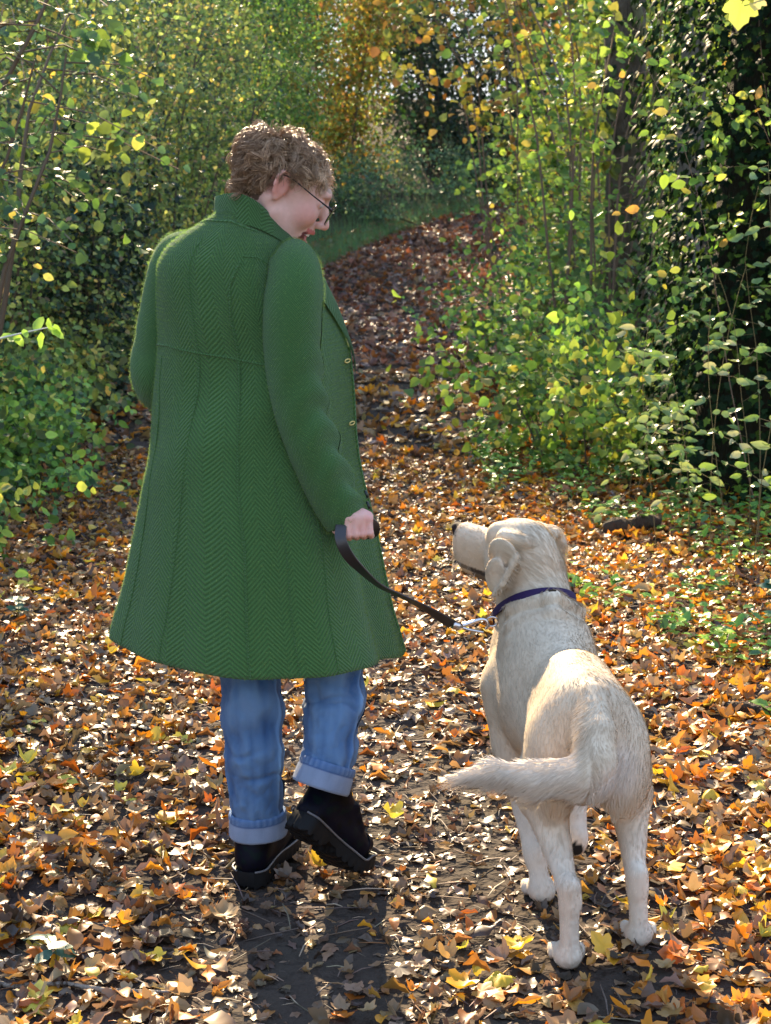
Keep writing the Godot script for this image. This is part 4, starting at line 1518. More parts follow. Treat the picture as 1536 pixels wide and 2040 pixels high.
func coat_at(w: float, y: float) -> Vector3:  # w: angle round the body, 0 right side, PI/2 back, PI left side
	var l: float = pick(COAT_Y, COAT_L, y)
	var rr: float = pick(COAT_Y, COAT_R, y)
	var b: float = pick(COAT_Y, COAT_B, y)
	var open := 0.97 * b * sin(TURN) * smoothstep(1.46, 1.38, y)  # the front hangs open, straight forward from the right side
	var ac := (rr - l - open) * 0.5
	for k in 2:
		ac = (rr - l - open - (sqrt(ac * ac + pow(b * sin(TURN), 2.0)) - ac)) * 0.5
	ac = maxf(ac, 0.04)
	var a := ac / cos(TURN)
	var c := cos(w)
	var s := sin(w)
	var n := 2.0 / 2.35
	var px := a * signf(c) * pow(absf(c), n)
	var pz := b * signf(s) * pow(absf(s), n)
	if w < 0.0:
		px = lerpf(px, a, smoothstep(1.46, 1.38, y))
	var low := smoothstep(1.15, 0.5, y)
	var fold := low * (0.009 * sin(w * 5.0 + 0.6) + 0.005 * sin(w * 9.0 + 2.0)) + 0.003 * sin(w * 4.0 + y * 26.0) * smoothstep(0.35, 0.1, absf(y - 1.12)) * smoothstep(-0.2, 0.6, s)
	fold += 0.004 * fine.get_noise_3d(w * 30.0, y * 110.0, 3.0)
	# shoulder blades and the hollow of the back
	if s > 0.0:
		fold += 0.010 * exp(-pow((y - 1.33) / 0.08, 2.0)) * (exp(-pow((w - 1.05) / 0.3, 2.0)) + exp(-pow((w - 2.1) / 0.3, 2.0)))
		fold -= 0.008 * exp(-pow((y - 1.16) / 0.10, 2.0)) * exp(-pow((w - 1.57) / 0.5, 2.0))
	var mid := Vector3(rr - open - ac, y, -3.60 + 0.012 * smoothstep(1.3, 1.45, y))
	var side := Vector3(cos(TURN), 0, sin(TURN))
	var back := Vector3(-sin(TURN), 0, cos(TURN))
	var k := 1.0 + fold / maxf(sqrt(px * px + pz * pz), 0.05)
	return mid + (side * px + back * pz) * k


func hem_drop(w: float, y: float) -> float:
	return smoothstep(0.95, 0.545, y) * (0.022 * cos(w - 0.9) + 0.075 * smoothstep(0.5, -1.3, w))


func coat_out(w: float, y: float) -> Vector3:
	var e := 0.01
	var t := coat_at(w + e, y) - coat_at(w - e, y)
	var u := coat_at(w, minf(y + e, 1.5)) - coat_at(w, maxf(y - e, 0.545))
	return u.cross(t).normalized() * -1.0 if u.cross(t).dot(coat_at(w, y) - Vector3(-0.29, y, -3.6)) < 0.0 else u.cross(t).normalized()


func cloth_materials() -> void:
	var n := 256
	var im := Image.create(n, n, false, Image.FORMAT_RGB8)
	var hi := Image.create(n, n, false, Image.FORMAT_RGB8)
	for y in n:
		for x in n:
			var u := float(x) / n
			var v := float(y) / n
			var zig := absf(u * 2.0 - 1.0)  # two ribs of opposite slant to a tile
			var ph := fposmod(v * 6.0 + zig * 3.6, 1.0)
			var rib := 0.5 + 0.5 * sin(ph * TAU)
			var yarn := 0.5 + 0.5 * sin(v * TAU * 32.0 + sin(u * TAU * 8.0) * 0.8) * sin(u * TAU * 32.0)
			var gr := 0.5 + 0.5 * noise.get_noise_2d(x * 37.0, y * 37.0)
			var k := 0.58 * rib + 0.22 * yarn + 0.20 * gr
			var c := Color(0.028, 0.083, 0.021).lerp(Color(0.077, 0.180, 0.050), k)
			im.set_pixel(x, y, c.linear_to_srgb())
			var h := 0.62 * rib + 0.28 * yarn + 0.1 * gr
			hi.set_pixel(x, y, Color(h, h, h))
	cloth = StandardMaterial3D.new()
	cloth.albedo_texture = ImageTexture.create_from_image(im)
	cloth.heightmap_enabled = true
	cloth.heightmap_texture = ImageTexture.create_from_image(hi)
	cloth.heightmap_scale = 0.35
	cloth.roughness = 0.95
	cloth.metallic_specular = 0.25
	cloth.rim_enabled = true
	cloth.rim = 0.3
	cloth.rim_tint = 0.85
	var wi := Image.create(128, 128, false, Image.FORMAT_RGB8)
	var wh := Image.create(128, 128, false, Image.FORMAT_RGB8)
	for y in 128:
		for x in 128:
			var u := float(x) / 128.0
			var v := float(y) / 128.0
			var zig := absf(u * 2.0 - 1.0)
			var rib := 0.5 + 0.5 * sin((v * 6.0 + zig * 3.4) * TAU)
			var k := 0.5 + 0.28 * sin(u * TAU * 12.0) * sin(v * TAU * 12.0) + 0.22 * noise.get_noise_2d(x * 60.0, y * 60.0) + 0.20 * (rib - 0.5)
			wi.set_pixel(x, y, Color(0.026, 0.078, 0.020).lerp(Color(0.070, 0.166, 0.046), clampf(k, 0, 1)).linear_to_srgb())
			wh.set_pixel(x, y, Color(k, k, k))
	weave = cloth.duplicate()
	weave.albedo_texture = ImageTexture.create_from_image(wi)
	weave.heightmap_texture = ImageTexture.create_from_image(wh)
	weave.heightmap_scale = 0.4


func sleeve(pts: Array, wide: Array, creases: float, seed_at: float) -> Geo:
	var per := 8
	var p := smooth_points(pts, per)
	var wd := smooth_floats(wide, per)
	var g := Geo.new()
	var n := p.size()
	var sides := 40
	var nn := Vector3(1, 0, 0)
	var run := 0.0
	for k in n:
		var t := (p[mini(k + 1, n - 1)] - p[maxi(k - 1, 0)]).normalized()
		nn = (nn - t * nn.dot(t)).normalized()
		var bb := t.cross(nn)
		if k > 0:
			run += p[k].distance_to(p[k - 1])
		var f := float(k) / n
		for s in sides + 1:
			var w := TAU * s / sides
			var cr := creases * (sin(run * 75.0 + sin(w + seed_at) * 2.0 + 1.5 * sin(w * 2.0)) * (0.5 + 0.5 * cos(w + seed_at)) * smoothstep(0.35, 0.6, f) * smoothstep(1.0, 0.85, f))
			cr += 0.003 * noise.get_noise_3d(w * 45.0, run * 420.0, seed_at * 50.0)
			g.vert(p[k] + (nn * cos(w) + bb * sin(w)) * (wd[k] + cr), Color.WHITE, Vector2(w * 0.055 / 0.055, run / 0.055))
	# the cuff turns in
	for s in sides + 1:
		var q := g.v[(n - 1) * (sides + 1) + s]
		g.vert(p[n - 1].lerp(q, 0.86) + Vector3(0, 0.002, 0), Color.WHITE, Vector2(s, 0))
	for s in sides + 1:
		var q := g.v[(n - 1) * (sides + 1) + s]
		g.vert(p[n - 3].lerp(q, 0.75), Color.WHITE, Vector2(s, 0.5))
	for k in n + 1:
		for s in sides:
			var a := k * (sides + 1) + s
			g.quad(a, a + 1, a + sides + 2, a + sides + 1)
	return g


func coat_line(path: Array, rad: float, g: Geo, step: int = 6) -> void:  # a welt lying on the coat: path of [angle, height]
	var pts := PackedVector3Array()
	var rr := PackedFloat32Array()
	for k in path.size() - 1:
		for s in step:
			var f := float(s) / step
			var w: float = lerpf(path[k][0], path[k + 1][0], f)
			var y: float = lerpf(path[k][1], path[k + 1][1], f)
			pts.append(coat_at(w, y) + coat_out(w, y) * rad * 0.15 - Vector3(0, hem_drop(w, y), 0))
			rr.append(rad)
	var e: Array = path[path.size() - 1]
	pts.append(coat_at(e[0], e[1]) + coat_out(e[0], e[1]) * rad * 0.15 - Vector3(0, hem_drop(e[0], e[1]), 0))
	rr.append(rad)
	g.tube(pts, rr, 6)
	for k in g.v.size():
		g.uv[k] = Vector2(g.v[k].x * 14.0, g.v[k].y * 14.0)


func build_coat(her: Node3D) -> void:
	cloth_materials()
	var g := Geo.new()
	var cols := 150
	var rows := 110
	var w0 := -1.42
	var w1 := TAU - 1.66
	for layer in 2:
		for j in rows + 1:
			var y := lerpf(0.545, 1.50, float(j) / rows)
			var run := 0.0
			var last := Vector3.ZERO
			for k in cols + 1:
				var w := lerpf(w0, w1, float(k) / cols)
				var p := coat_at(w, y)
				# the hem hangs a little lower at the back right
				p.y -= hem_drop(w, y)
				if k > 0:
					run += Vector2(p.x - last.x, p.z - last.z).length()
				last = p
				if layer == 1:
					p -= coat_out(w, y) * 0.007
				g.vert(p, Color.WHITE, Vector2((w - 1.5708) * 2.95 + (run - 0.6) * 1.2, y / 0.062))
	var st := cols + 1
	var off := st * (rows + 1)
	for j in rows:
		for k in cols:
			var a := j * st + k
			g.quad(a, a + st, a + st + 1, a + 1)
			g.quad(off + a, off + a + 1, off + a + st + 1, off + a + st)
	for k in cols:
		g.quad(k + 1, off + k + 1, off + k, k)
	for j in rows:
		var a := j * st
		g.quad(a, off + a, off + a + st, a + st)
		a += cols
		g.quad(a + st, off + a + st, off + a, a)
	var shell := g
	var coat := part(her, "coat", g.mesh(HER), cloth)
	# sleeves
	var right := sleeve([Vector3(-0.216, 1.420, -3.52), Vector3(-0.200, 1.402, -3.508), Vector3(-0.190, 1.356, -3.485), Vector3(-0.194, 1.295, -3.470), Vector3(-0.195, 1.21, -3.462), Vector3(-0.183, 1.105, -3.455), Vector3(-0.158, 1.022, -3.45), Vector3(-0.131, 0.950, -3.45), Vector3(-0.106, 0.892, -3.45), Vector3(-0.083, 0.850, -3.45)], [0.020, 0.049, 0.059, 0.062, 0.060, 0.057, 0.055, 0.053, 0.050, 0.047], 0.009, 0.4)
	part(coat, "sleeve", right.mesh(HER), weave)
	g = Geo.new()
	var ring := PackedVector3Array()
	var rr2 := PackedFloat32Array()
	g = Geo.new()
	ring = PackedVector3Array()
	rr2 = PackedFloat32Array()
	for k in range(36, 73, 2):  # the seam from the elbow to the cuff
		ring.append(right.v[k * 41 + int(lerpf(27.0, 31.0, (k - 36) / 36.0))])
		rr2.append(0.0018)
	g.tube(ring, rr2, 6)
	part(coat, "seam", g.mesh(HER), weave)
	var left := sleeve([Vector3(-0.410, 1.436, -3.65), Vector3(-0.432, 1.412, -3.655), Vector3(-0.455, 1.375, -3.665), Vector3(-0.475, 1.29, -3.67), Vector3(-0.492, 1.20, -3.67), Vector3(-0.502, 1.13, -3.675), Vector3(-0.490, 1.098, -3.72), Vector3(-0.455, 1.10, -3.80), Vector3(-0.40, 1.115, -3.89)], [0.020, 0.050, 0.061, 0.064, 0.065, 0.065, 0.060, 0.054, 0.048], 0.003, 3.0)
	part(coat, "sleeve", left.mesh(HER), weave)
	# collar
	g = Geo.new()
	var n := 48
	for layer in 2:
		for k in n + 1:
			var f := float(k) / n
			var w := lerpf(PI + 0.85, -0.75, f)  # from the left front, round the nape, to the right front
			var d := Vector3(cos(TURN), 0, sin(TURN)) * cos(w) * (0.084 + 0.014 * smoothstep(0.9, 0.0, w)) + Vector3(-sin(TURN), 0, cos(TURN)) * sin(w) * 0.078
			var low: float = pick([-0.8, 0.0, 0.25, 0.6, 1.0, 1.3, 2.4, 3.2, 4.0], [0.085, 0.062, 0.050, 0.030, 0.010, 0.0, 0.0, 0.006, 0.04], w)
			var high: float = pick([-0.8, 0.0, 0.25, 0.6, 1.0, 1.3, 2.4, 3.2, 4.0], [0.120, 0.100, 0.086, 0.056, 0.018, 0.002, 0.0, 0.012, 0.05], w)
			for e in 5:
				var t := e / 4.0
				var flare := 1.0 + 0.10 * (1.0 - t) - 0.03 * t + 0.06 * t * t
				if layer == 1:
					flare -= 0.075
				var p := Vector3(-0.278, 1.468, -3.585) + d * flare
				p.y += lerpf(-low, 0.060 - high, t)
				g.vert(p, Color.WHITE, Vector2(f * 8.0, t * 1.1))
	var off2 := (n + 1) * 5
	for k in n:
		for e in 4:
			var a := k * 5 + e
			g.quad(a, a + 1, a + 6, a + 5)
			g.quad(off2 + a, off2 + a + 5, off2 + a + 6, off2 + a + 1)
		var t := k * 5 + 4
		g.quad(t, off2 + t, off2 + t + 5, t + 5)
	part(coat, "collar", g.mesh(HER), cloth)
	g = Geo.new()
	coat_line([[0.72, 1.455], [1.4, 1.476], [2.1, 1.478], [2.9, 1.468]], 0.0022, g)
	part(coat, "seam", g.mesh(HER), cloth)
	# seams: the waist, the two long back seams, the side ones and the yoke
	for line: Array in [
		[0.0024, [[0.45, 1.160], [0.9, 1.176], [1.5, 1.196], [2.2, 1.214], [2.6, 1.212], [3.0, 1.196]]],
		[0.0026, [[1.28, 0.547], [1.30, 0.8], [1.36, 1.19], [1.36, 1.28], [1.27, 1.35], [1.10, 1.395]]],
		[0.0018, [[1.92, 0.547], [1.86, 0.8], [1.74, 1.19], [1.74, 1.30], [1.74, 1.44]]],
		[0.0022, [[0.50, 0.547], [0.48, 0.7], [0.42, 0.92], [0.30, 1.10]]],
		[0.0016, [[0.86, 0.547], [0.88, 0.75], [0.92, 0.95]]],
		[0.0020, [[2.46, 0.547], [2.42, 0.8], [2.36, 1.19]]],
		[0.0018, [[0.62, 1.388], [0.82, 1.404], [1.08, 1.406]]],
	]:
		g = Geo.new()
		coat_line(line[1], line[0], g)
		part(coat, "seam", g.mesh(HER), weave)
	# front edge with the lapel, buttonholes and the cuff button
	g = Geo.new()
	coat_line([[w0, 0.547], [w0, 0.8], [w0, 1.1], [w0, 1.2]], 0.004, g)
	part(coat, "front_edge", g.mesh(HER), cloth)
	g = Geo.new()
	for k in 13:
		for e in 5:
			var f := k / 12.0
			var y := 1.185 + 0.165 * f - 0.05 * (e / 4.0) * (1.0 - f)
			var w := lerpf(lerpf(w0 + 0.15, -0.2, f), w0 - 0.02, e / 4.0)
			g.vert(coat_at(w, y) + coat_out(w, y) * (0.004 + 0.008 * sin(PI * (0.12 + 0.7 * e / 4.0))), Color.WHITE, Vector2(e * 0.4, f * 3.0))
	for k in 12:
		for e in 4:
			g.quad(k * 5 + e, k * 5 + e + 5, k * 5 + e + 6, k * 5 + e + 1)
	part(coat, "lapel", g.mesh(HER), cloth)
	var thread := mat_plain(0.6)
	thread.albedo_color = Color(0.80, 0.72, 0.42)
	thread.vertex_color_use_as_albedo = false
	for y: float in [1.170, 1.030]:
		g = Geo.new()
		var loop := PackedVector3Array()
		var rr := PackedFloat32Array()
		var c := coat_at(-0.92, y) + coat_out(-0.92, y) * 0.004
		var side := (coat_at(-0.80, y) - coat_at(-1.04, y)).normalized()
		for k in 17:
			var w := TAU * k / 16.0
			loop.append(c + side * cos(w) * 0.014 + Vector3(0, sin(w) * 0.0038, 0))
			rr.append(0.0013)
		g.tube(loop, rr, 5)
		part(coat, "buttonhole", g.mesh(HER), thread)
	g = Geo.new()
	for k in 2:
		along([Vector3(-0.0385 - 0.004 * k, 0.900 + 0.024 * k - 0.018, -3.455), Vector3(-0.0335 - 0.004 * k, 0.902 + 0.024 * k - 0.018, -3.455)], [0.0095, 0.0085], 2, 12, g)
	var horn := mat_plain(0.3)
	horn.albedo_color = Color(0.05, 0.09, 0.07)
	part(coat, "cuff_button", g.mesh(HER), horn)
	# loose fibres of the wool: they catch the low sun along the outline
	g = Geo.new()
	var bn := shell.normals()
	for k in 110000:
		var q := rng.randi() % (off - st - 1)
		fibre(g, shell.v[q].lerp(shell.v[q + 1 + st], rng.randf()).lerp(shell.v[q + 1], rng.randf()), bn[q])
	for s: Geo in [right, left]:
		var sn := s.normals()
		for k in 22000:
			var q := rng.randi() % (s.v.size() - 100)
			fibre(g, s.v[q] + any_dir() * 0.004, sn[q])
	part(coat, "wool_fibres", g.mesh(HER), mat_leaf(0.8, 1.0, 0.2))


func fibre(g: Geo, p: Vector3, n: Vector3) -> void:
	var d := (n * r(0.3, 1.0) + any_dir() * 0.8).normalized()
	var side := d.cross(any_dir()).normalized() * 0.00028
	var c := Color(0.17, 0.27, 0.08) * r(0.7, 1.4)
	var a := g.vert(p - side, c)
	g.vert(p + side, c)
	g.vert(p + d * r(0.003, 0.006), c * 1.3)
	g.tri(a, a + 1, a + 2)


func build_body(her: Node3D) -> void:
	var fw := Vector3(0.835, -0.530, -0.04).normalized()
	var up := Vector3(0.54, 0.84, -0.02)
	up = (up - fw * up.dot(fw)).normalized()
	head = Basis(fw, up, fw.cross(up))
	var f := Field.new()
	f.ell(hp(-0.012, 0.028, 0), Vector3(0.087, 0.064, 0.069), 0.02, head)
	f.ell(hp(0.045, -0.018, 0), Vector3(0.050, 0.085, 0.060), 0.03, head)
	f.cap(hp(0.012, -0.055, 0.048), hp(0.078, -0.097, 0.012), 0.019, 0.017, 0.025)
	f.cap(hp(0.012, -0.055, -0.048), hp(0.078, -0.097, -0.012), 0.019, 0.017, 0.025)
	f.ell(hp(0.086, -0.100, 0), Vector3(0.014, 0.015, 0.019), 0.015, head)
	f.cap(hp(0.086, 0.034, 0.034), hp(0.086, 0.034, -0.034), 0.012, 0.012, 0.015)
	f.ell(hp(0.068, -0.024, 0.036), Vector3(0.024, 0.023, 0.021), 0.02, head)
	f.ell(hp(0.068, -0.024, -0.036), Vector3(0.024, 0.023, 0.021), 0.02, head)
	f.cut(hp(0.098, 0.012, 0.035), Vector3(0.015, 0.012, 0.016), 0.01, head)
	f.cut(hp(0.098, 0.012, -0.035), Vector3(0.015, 0.012, 0.016), 0.01, head)
	f.ell(hp(0.081, 0.011, 0.032), Vector3(0.013, 0.012, 0.013), 0.003, head)
	f.ell(hp(0.081, 0.011, -0.032), Vector3(0.013, 0.012, 0.013), 0.003, head)
	f.cap(hp(0.088, 0.022, 0), hp(0.117, -0.024, 0), 0.0085, 0.0105, 0.010)
	f.ell(hp(0.108, -0.030, 0.010), Vector3(0.010, 0.008, 0.007), 0.006, head)
	f.ell(hp(0.108, -0.030, -0.010), Vector3(0.010, 0.008, 0.007), 0.006, head)
	f.cut(hp(0.110, -0.037, 0.007), Vector3(0.005, 0.004, 0.0035), 0.003, head)
	f.ell(hp(0.090, -0.058, 0), Vector3(0.016, 0.024, 0.026), 0.012, head)
	f.cap(hp(0.104, -0.050, 0), hp(0.086, -0.052, 0.026), 0.0055, 0.004, 0.005)
	f.cap(hp(0.101, -0.078, 0), hp(0.084, -0.066, 0.026), 0.0060, 0.004, 0.005)
	f.cut(hp(0.102, -0.063, 0.004), Vector3(0.016, 0.0085, 0.024), 0.003, head)
	# ear
	var eb := head * Basis(Vector3(0, 1, 0), 0.35) * Basis(Vector3(0, 0, 1), 0.16)
	var ear := hp(-0.004, 0.002, 0.072)
	f.ell(ear, Vector3(0.017, 0.030, 0.008), 0.006, eb)
	var rim := [Vector3(0.006, 0.020, 0.004), Vector3(0.0, 0.031, 0.008), Vector3(-0.011, 0.029, 0.011), Vector3(-0.018, 0.016, 0.012), Vector3(-0.0175, 0.0, 0.010), Vector3(-0.012, -0.016, 0.006), Vector3(-0.004, -0.029, 0.004)]
	for k in rim.size() - 1:
		f.cap(ear + eb * rim[k], ear + eb * rim[k + 1], 0.0042, 0.0042 if k < 4 else 0.0052, 0.003)
	f.cut(ear + eb * Vector3(0.002, -0.002, 0.012), Vector3(0.008, 0.013, 0.007), 0.004, eb)
	f.cut(ear + eb * Vector3(-0.006, 0.016, 0.012), Vector3(0.006, 0.010, 0.005), 0.004, eb)
	# neck
	f.cap(hp(-0.035, -0.02, 0), Vector3(-0.262, 1.43, -3.60), 0.052, 0.060, 0.03)
	f.cap(hp(0.005, -0.045, 0), Vector3(-0.245, 1.44, -3.62), 0.040, 0.050, 0.03)
	f.cap(hp(-0.012, -0.035, 0.052), Vector3(-0.225, 1.42, -3.62), 0.013, 0.012, 0.02)
	var skin_tint := func(p: Vector3) -> Color:
		var h := head.inverse() * (p - skull)
		var c := Color(0.62, 0.375, 0.300)
		var red := smoothstep(0.045, 0.01, h.distance_to(Vector3(0.072, -0.022, 0.05))) * 0.55
		red += smoothstep(0.02, 0.005, h.distance_to(Vector3(0.118, -0.026, 0.0))) * 0.6
		red += smoothstep(0.04, 0.02, h.distance_to(Vector3(-0.008, 0.002, 0.08))) * 0.7
		c = c.lerp(Color(0.60, 0.25, 0.20), clampf(red, 0, 0.8))
		c = c * (0.96 + 0.08 * fine.get_noise_3d(p.x * 3000, p.y * 3000, p.z * 3000))
		if h.x > 0.078 and absf(h.z) < 0.030 and h.y < -0.045 and h.y > -0.084:
			c = Color(0.45, 0.13, 0.12)
			if h.x < 0.094 and absf(h.y + 0.063) < 0.010:
				c = Color(0.12, 0.03, 0.03)
		if h.x > 0.079 and Vector2(h.y - 0.011, absf(h.z) - 0.032).length() < 0.011:
			c = Color(0.55, 0.50, 0.47) if absf(h.y - 0.008) < 0.004 else Color(0.52, 0.29, 0.235)
			if absf(h.y - 0.0135) < 0.0016:
				c = Color(0.08, 0.05, 0.04)
		if h.y - 0.04 > (0.07 - h.x) * 0.0 and absf(h.y - 0.040 - 0.12 * (0.035 - absf(absf(h.z) - 0.035))) < 0.004 and h.x > 0.07 and absf(h.z) > 0.012 and absf(h.z) < 0.055:
			c = Color(0.36, 0.23, 0.16)
		if h.x < 0.075 and h.y > 0.03 + 0.55 * maxf(h.x, 0.0) or h.x < -0.03 and h.y > -0.055 and absf(h.z) < 0.075:
			c = Color(0.10, 0.058, 0.034)
		return c
	var g := Geo.new()
	f.build(g, skull - Vector3(0.14, 0.15, 0.12), skull + Vector3(0.16, 0.16, 0.12), 0.0032, skin_tint)
	# trunk, arms and legs inside the clothes
	var b := Field.new()
	b.cap(Vector3(-0.262, 1.44, -3.60), Vector3(-0.27, 1.36, -3.60), 0.05, 0.07, 0.05)
	b.cap(Vector3(-0.39, 1.35, -3.64), Vector3(-0.21, 1.335, -3.56), 0.040, 0.036, 0.04)
	b.cap(Vector3(-0.28, 1.32, -3.60), Vector3(-0.285, 1.12, -3.60), 0.095, 0.085, 0.08)
	b.cap(Vector3(-0.285, 1.12, -3.60), Vector3(-0.285, 0.92, -3.60), 0.085, 0.11, 0.08)
	b.cap(Vector3(-0.335, 0.88, -3.60), Vector3(-0.296, 0.50, -3.52), 0.075, 0.048, 0.05)
	b.cap(Vector3(-0.296, 0.50, -3.52), Vector3(-0.291, 0.10, -3.525), 0.045, 0.032, 0.03)
	b.cap(Vector3(-0.215, 0.88, -3.58), Vector3(-0.112, 0.53, -3.53), 0.075, 0.048, 0.05)
	b.cap(Vector3(-0.112, 0.53, -3.53), Vector3(-0.121, 0.32, -3.468), 0.045, 0.036, 0.03)
	b.cap(Vector3(-0.195, 1.335, -3.495), Vector3(-0.195, 1.20, -3.462), 0.036, 0.035, 0.02)
	b.cap(Vector3(-0.195, 1.20, -3.462), Vector3(-0.166, 1.07, -3.452), 0.036, 0.034, 0.03)
	b.cap(Vector3(-0.166, 1.07, -3.452), Vector3(-0.085, 0.870, -3.45), 0.034, 0.025, 0.03)
	b.cap(Vector3(-0.455, 1.37, -3.665), Vector3(-0.49, 1.13, -3.675), 0.042, 0.036, 0.03)
	b.cap(Vector3(-0.49, 1.13, -3.675), Vector3(-0.36, 1.13, -3.93), 0.036, 0.028, 0.03)
	b.ell(Vector3(-0.33, 1.135, -3.98), Vector3(0.03, 0.035, 0.05), 0.03)
	b.build(g, Vector3(-0.58, 0.04, -4.08), Vector3(0.0, 1.46, -3.36), 0.017, skin_tint)
	# right hand closed round the leash
	var m := Field.new()
	m.cap(Vector3(-0.090, 0.880, -3.45), Vector3(-0.080, 0.852, -3.443), 0.023, 0.024, 0.02)
	m.cap(Vector3(-0.082, 0.850, -3.440), Vector3(-0.062, 0.852, -3.428), 0.025, 0.022, 0.02)
	m.cap(Vector3(-0.078, 0.866, -3.438), Vector3(-0.044, 0.862, -3.432), 0.017, 0.014, 0.02)
	for k in 4:
		var len: float = [0.92, 1.0, 0.96, 0.80][k]
		var root := Vector3(-0.081 + 0.0155 * k, 0.862 - 0.001 * k + (0.004 if k == 1 or k == 2 else 0.0), -3.412 - 0.004 * k)
		var j1 := root + Vector3(0.002, -0.036 * len, 0.006)
		var j2 := j1 + Vector3(0.002, -0.010, -0.024 * len)
		var j3 := j2 + Vector3(0, 0.012, -0.016 * len)
		var rad: float = [0.0088, 0.0090, 0.0086, 0.0076][k]
		m.cap(root + Vector3(0, 0.004, -0.014), root, rad * 1.1, rad * 1.08, 0.008)
		m.cap(root, j1, rad * 1.02, rad * 0.98, 0.003)
		m.cap(j1, j2, rad * 1.0, rad * 0.9, 0.002)
		m.cap(j2, j3, rad * 0.9, rad * 0.8, 0.002)
	m.cap(Vector3(-0.098, 0.858, -3.442), Vector3(-0.107, 0.840, -3.425), 0.0125, 0.0105, 0.01)
	m.cap(Vector3(-0.107, 0.840, -3.425), Vector3(-0.094, 0.824, -3.416), 0.0098, 0.0085, 0.003)
	var hand_tint := func(p: Vector3) -> Color:
		return Color(0.60, 0.34, 0.275).lerp(Color(0.58, 0.25, 0.20), clampf(0.5 + 1.2 * fine.get_noise_3d(p.x * 900, p.y * 900, p.z * 900), 0, 1) * 0.6)
	m.build(g, Vector3(-0.135, 0.79, -3.50), Vector3(-0.01, 0.91, -3.38), 0.0028, hand_tint)
	var skin := mat_plain(0.48, 0.45)
	skin.subsurf_scatter_enabled = true
	skin.subsurf_scatter_strength = 0.12
	part(her, "body", g.mesh(HER), skin)
	# upper teeth
	g = Geo.new()
	for k in 7:
		var z := (k - 2.2) * 0.0062
		var o := hp(0.0975 - 16.0 * z * z, -0.0575, z)
		g.box(o, head.x * 0.003, head.y * 0.0042, head.z * 0.0029, Color(0.80, 0.76, 0.68))
	part(her, "teeth", g.mesh(HER), mat_plain(0.25))


func build_hair(her: Node3D) -> void:
	var g := Geo.new()
	var locks := 0
	while locks < 600:
		var d := any_dir()
		# where hair grows: above the hairline, over the ears and down to the nape
		var p := Vector3(-0.012, 0.028, 0) + Vector3(d.x * 0.088, d.y * 0.064, d.z * 0.070)
		if p.x > 0.0 and p.y < 0.036 + 0.40 * p.x or p.x > -0.03 and p.y < 0.034 and absf(p.z) > 0.03:
			continue
		var n := Vector3(d.x / 0.088, d.y / 0.064, d.z / 0.070).normalized()
		if p.y < -0.020:
			if p.x > -0.03:
				continue
			n = Vector3(-1, -0.1, r(-0.8, 0.8)).normalized()
			p = Vector3(-0.075 + 0.02 * absf(n.z), r(-0.046, -0.010), 0.048 * n.z / 0.6)
		locks += 1
		var nape := smoothstep(0.03, -0.03, p.y)
		var flowto := Vector3(0.25, -0.75, 0.0) if p.x > -0.03 else Vector3(-0.25, -1.0, 0.0)
		if p.y > 0.078:
			flowto = Vector3(0.9, -0.2, 0.7 * signf(p.z))
		elif p.x > 0.02:
			flowto = Vector3(0.25, -0.25, 0.45 * signf(p.z))
		flowto += any_dir() * 0.55
		var t := (flowto - n * flowto.dot(n)).normalized()
		var b := n.cross(t)
		var len := r(0.036, 0.060) * (1.0 - 0.35 * nape)
		var om := r(3.4, 6.4) * (1.0 if rng.randf() < 0.5 else -1.0)
		var ph := r(0, TAU)
		var curl := r(0.006, 0.0115)
		var bulk := r(0.002, 0.009) + 0.012 * smoothstep(-0.02, -0.07, p.x) - 0.004 * smoothstep(0.0, 0.06, p.x)
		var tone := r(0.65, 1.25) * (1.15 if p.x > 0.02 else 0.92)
		var strands := 17
		for s in strands:
			var jit := any_dir() * 0.0048
			var om2 := om * r(0.8, 1.2)
			var ph2 := ph + r(-0.45, 0.45)
			var curl2 := curl * r(0.7, 1.25)
			var pts := PackedVector3Array()
			var rad := PackedFloat32Array()
			var steps := 8
			for e in steps:
				var f := float(e) / (steps - 1)
				var q := p + jit * (0.5 + f) + t * len * f * 0.85 + n * (bulk * sin(f * 2.3) + 0.002)
				q += (b * cos(om2 * f + ph2) + n * sin(om2 * f + ph2) * 0.8) * curl2 * smoothstep(0.0, 0.35, f)
				pts.append(hp(q.x, q.y, q.z))
				rad.append(lerpf(0.0007, 0.0004, f))
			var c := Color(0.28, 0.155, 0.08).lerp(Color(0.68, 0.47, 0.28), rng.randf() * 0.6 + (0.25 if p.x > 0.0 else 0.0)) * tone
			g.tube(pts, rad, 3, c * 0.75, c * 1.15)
	# stray hairs that stand off and catch the sun
	for k in 600:
		var d := any_dir()
		if d.y < -0.1 or d.x > 0.75:
			continue
		var p := Vector3(-0.012, 0.030, 0) + Vector3(d.x * 0.100, d.y * 0.074, d.z * 0.080)
		var t := (d.cross(any_dir()) + d * r(0.1, 0.7)).normalized()
		var q2 := p + t * r(0.010, 0.022) + d * r(0.002, 0.009)
		var q3 := q2 + (t * 0.5 + any_dir()).normalized() * 0.012 - d * 0.004
		g.tube(smooth_points([hp(p.x, p.y, p.z), hp(q2.x, q2.y, q2.z), hp(q3.x, q3.y, q3.z)], 3), PackedFloat32Array([0.0006, 0.0006, 0.0006, 0.0005, 0.0005, 0.0004, 0.0004]), 3, Color(0.30, 0.19, 0.10), Color(0.42, 0.29, 0.16))
	var m := mat_leaf(0.38, 0.25, 0.5)
	part(her, "hair", g.mesh(HER), m)


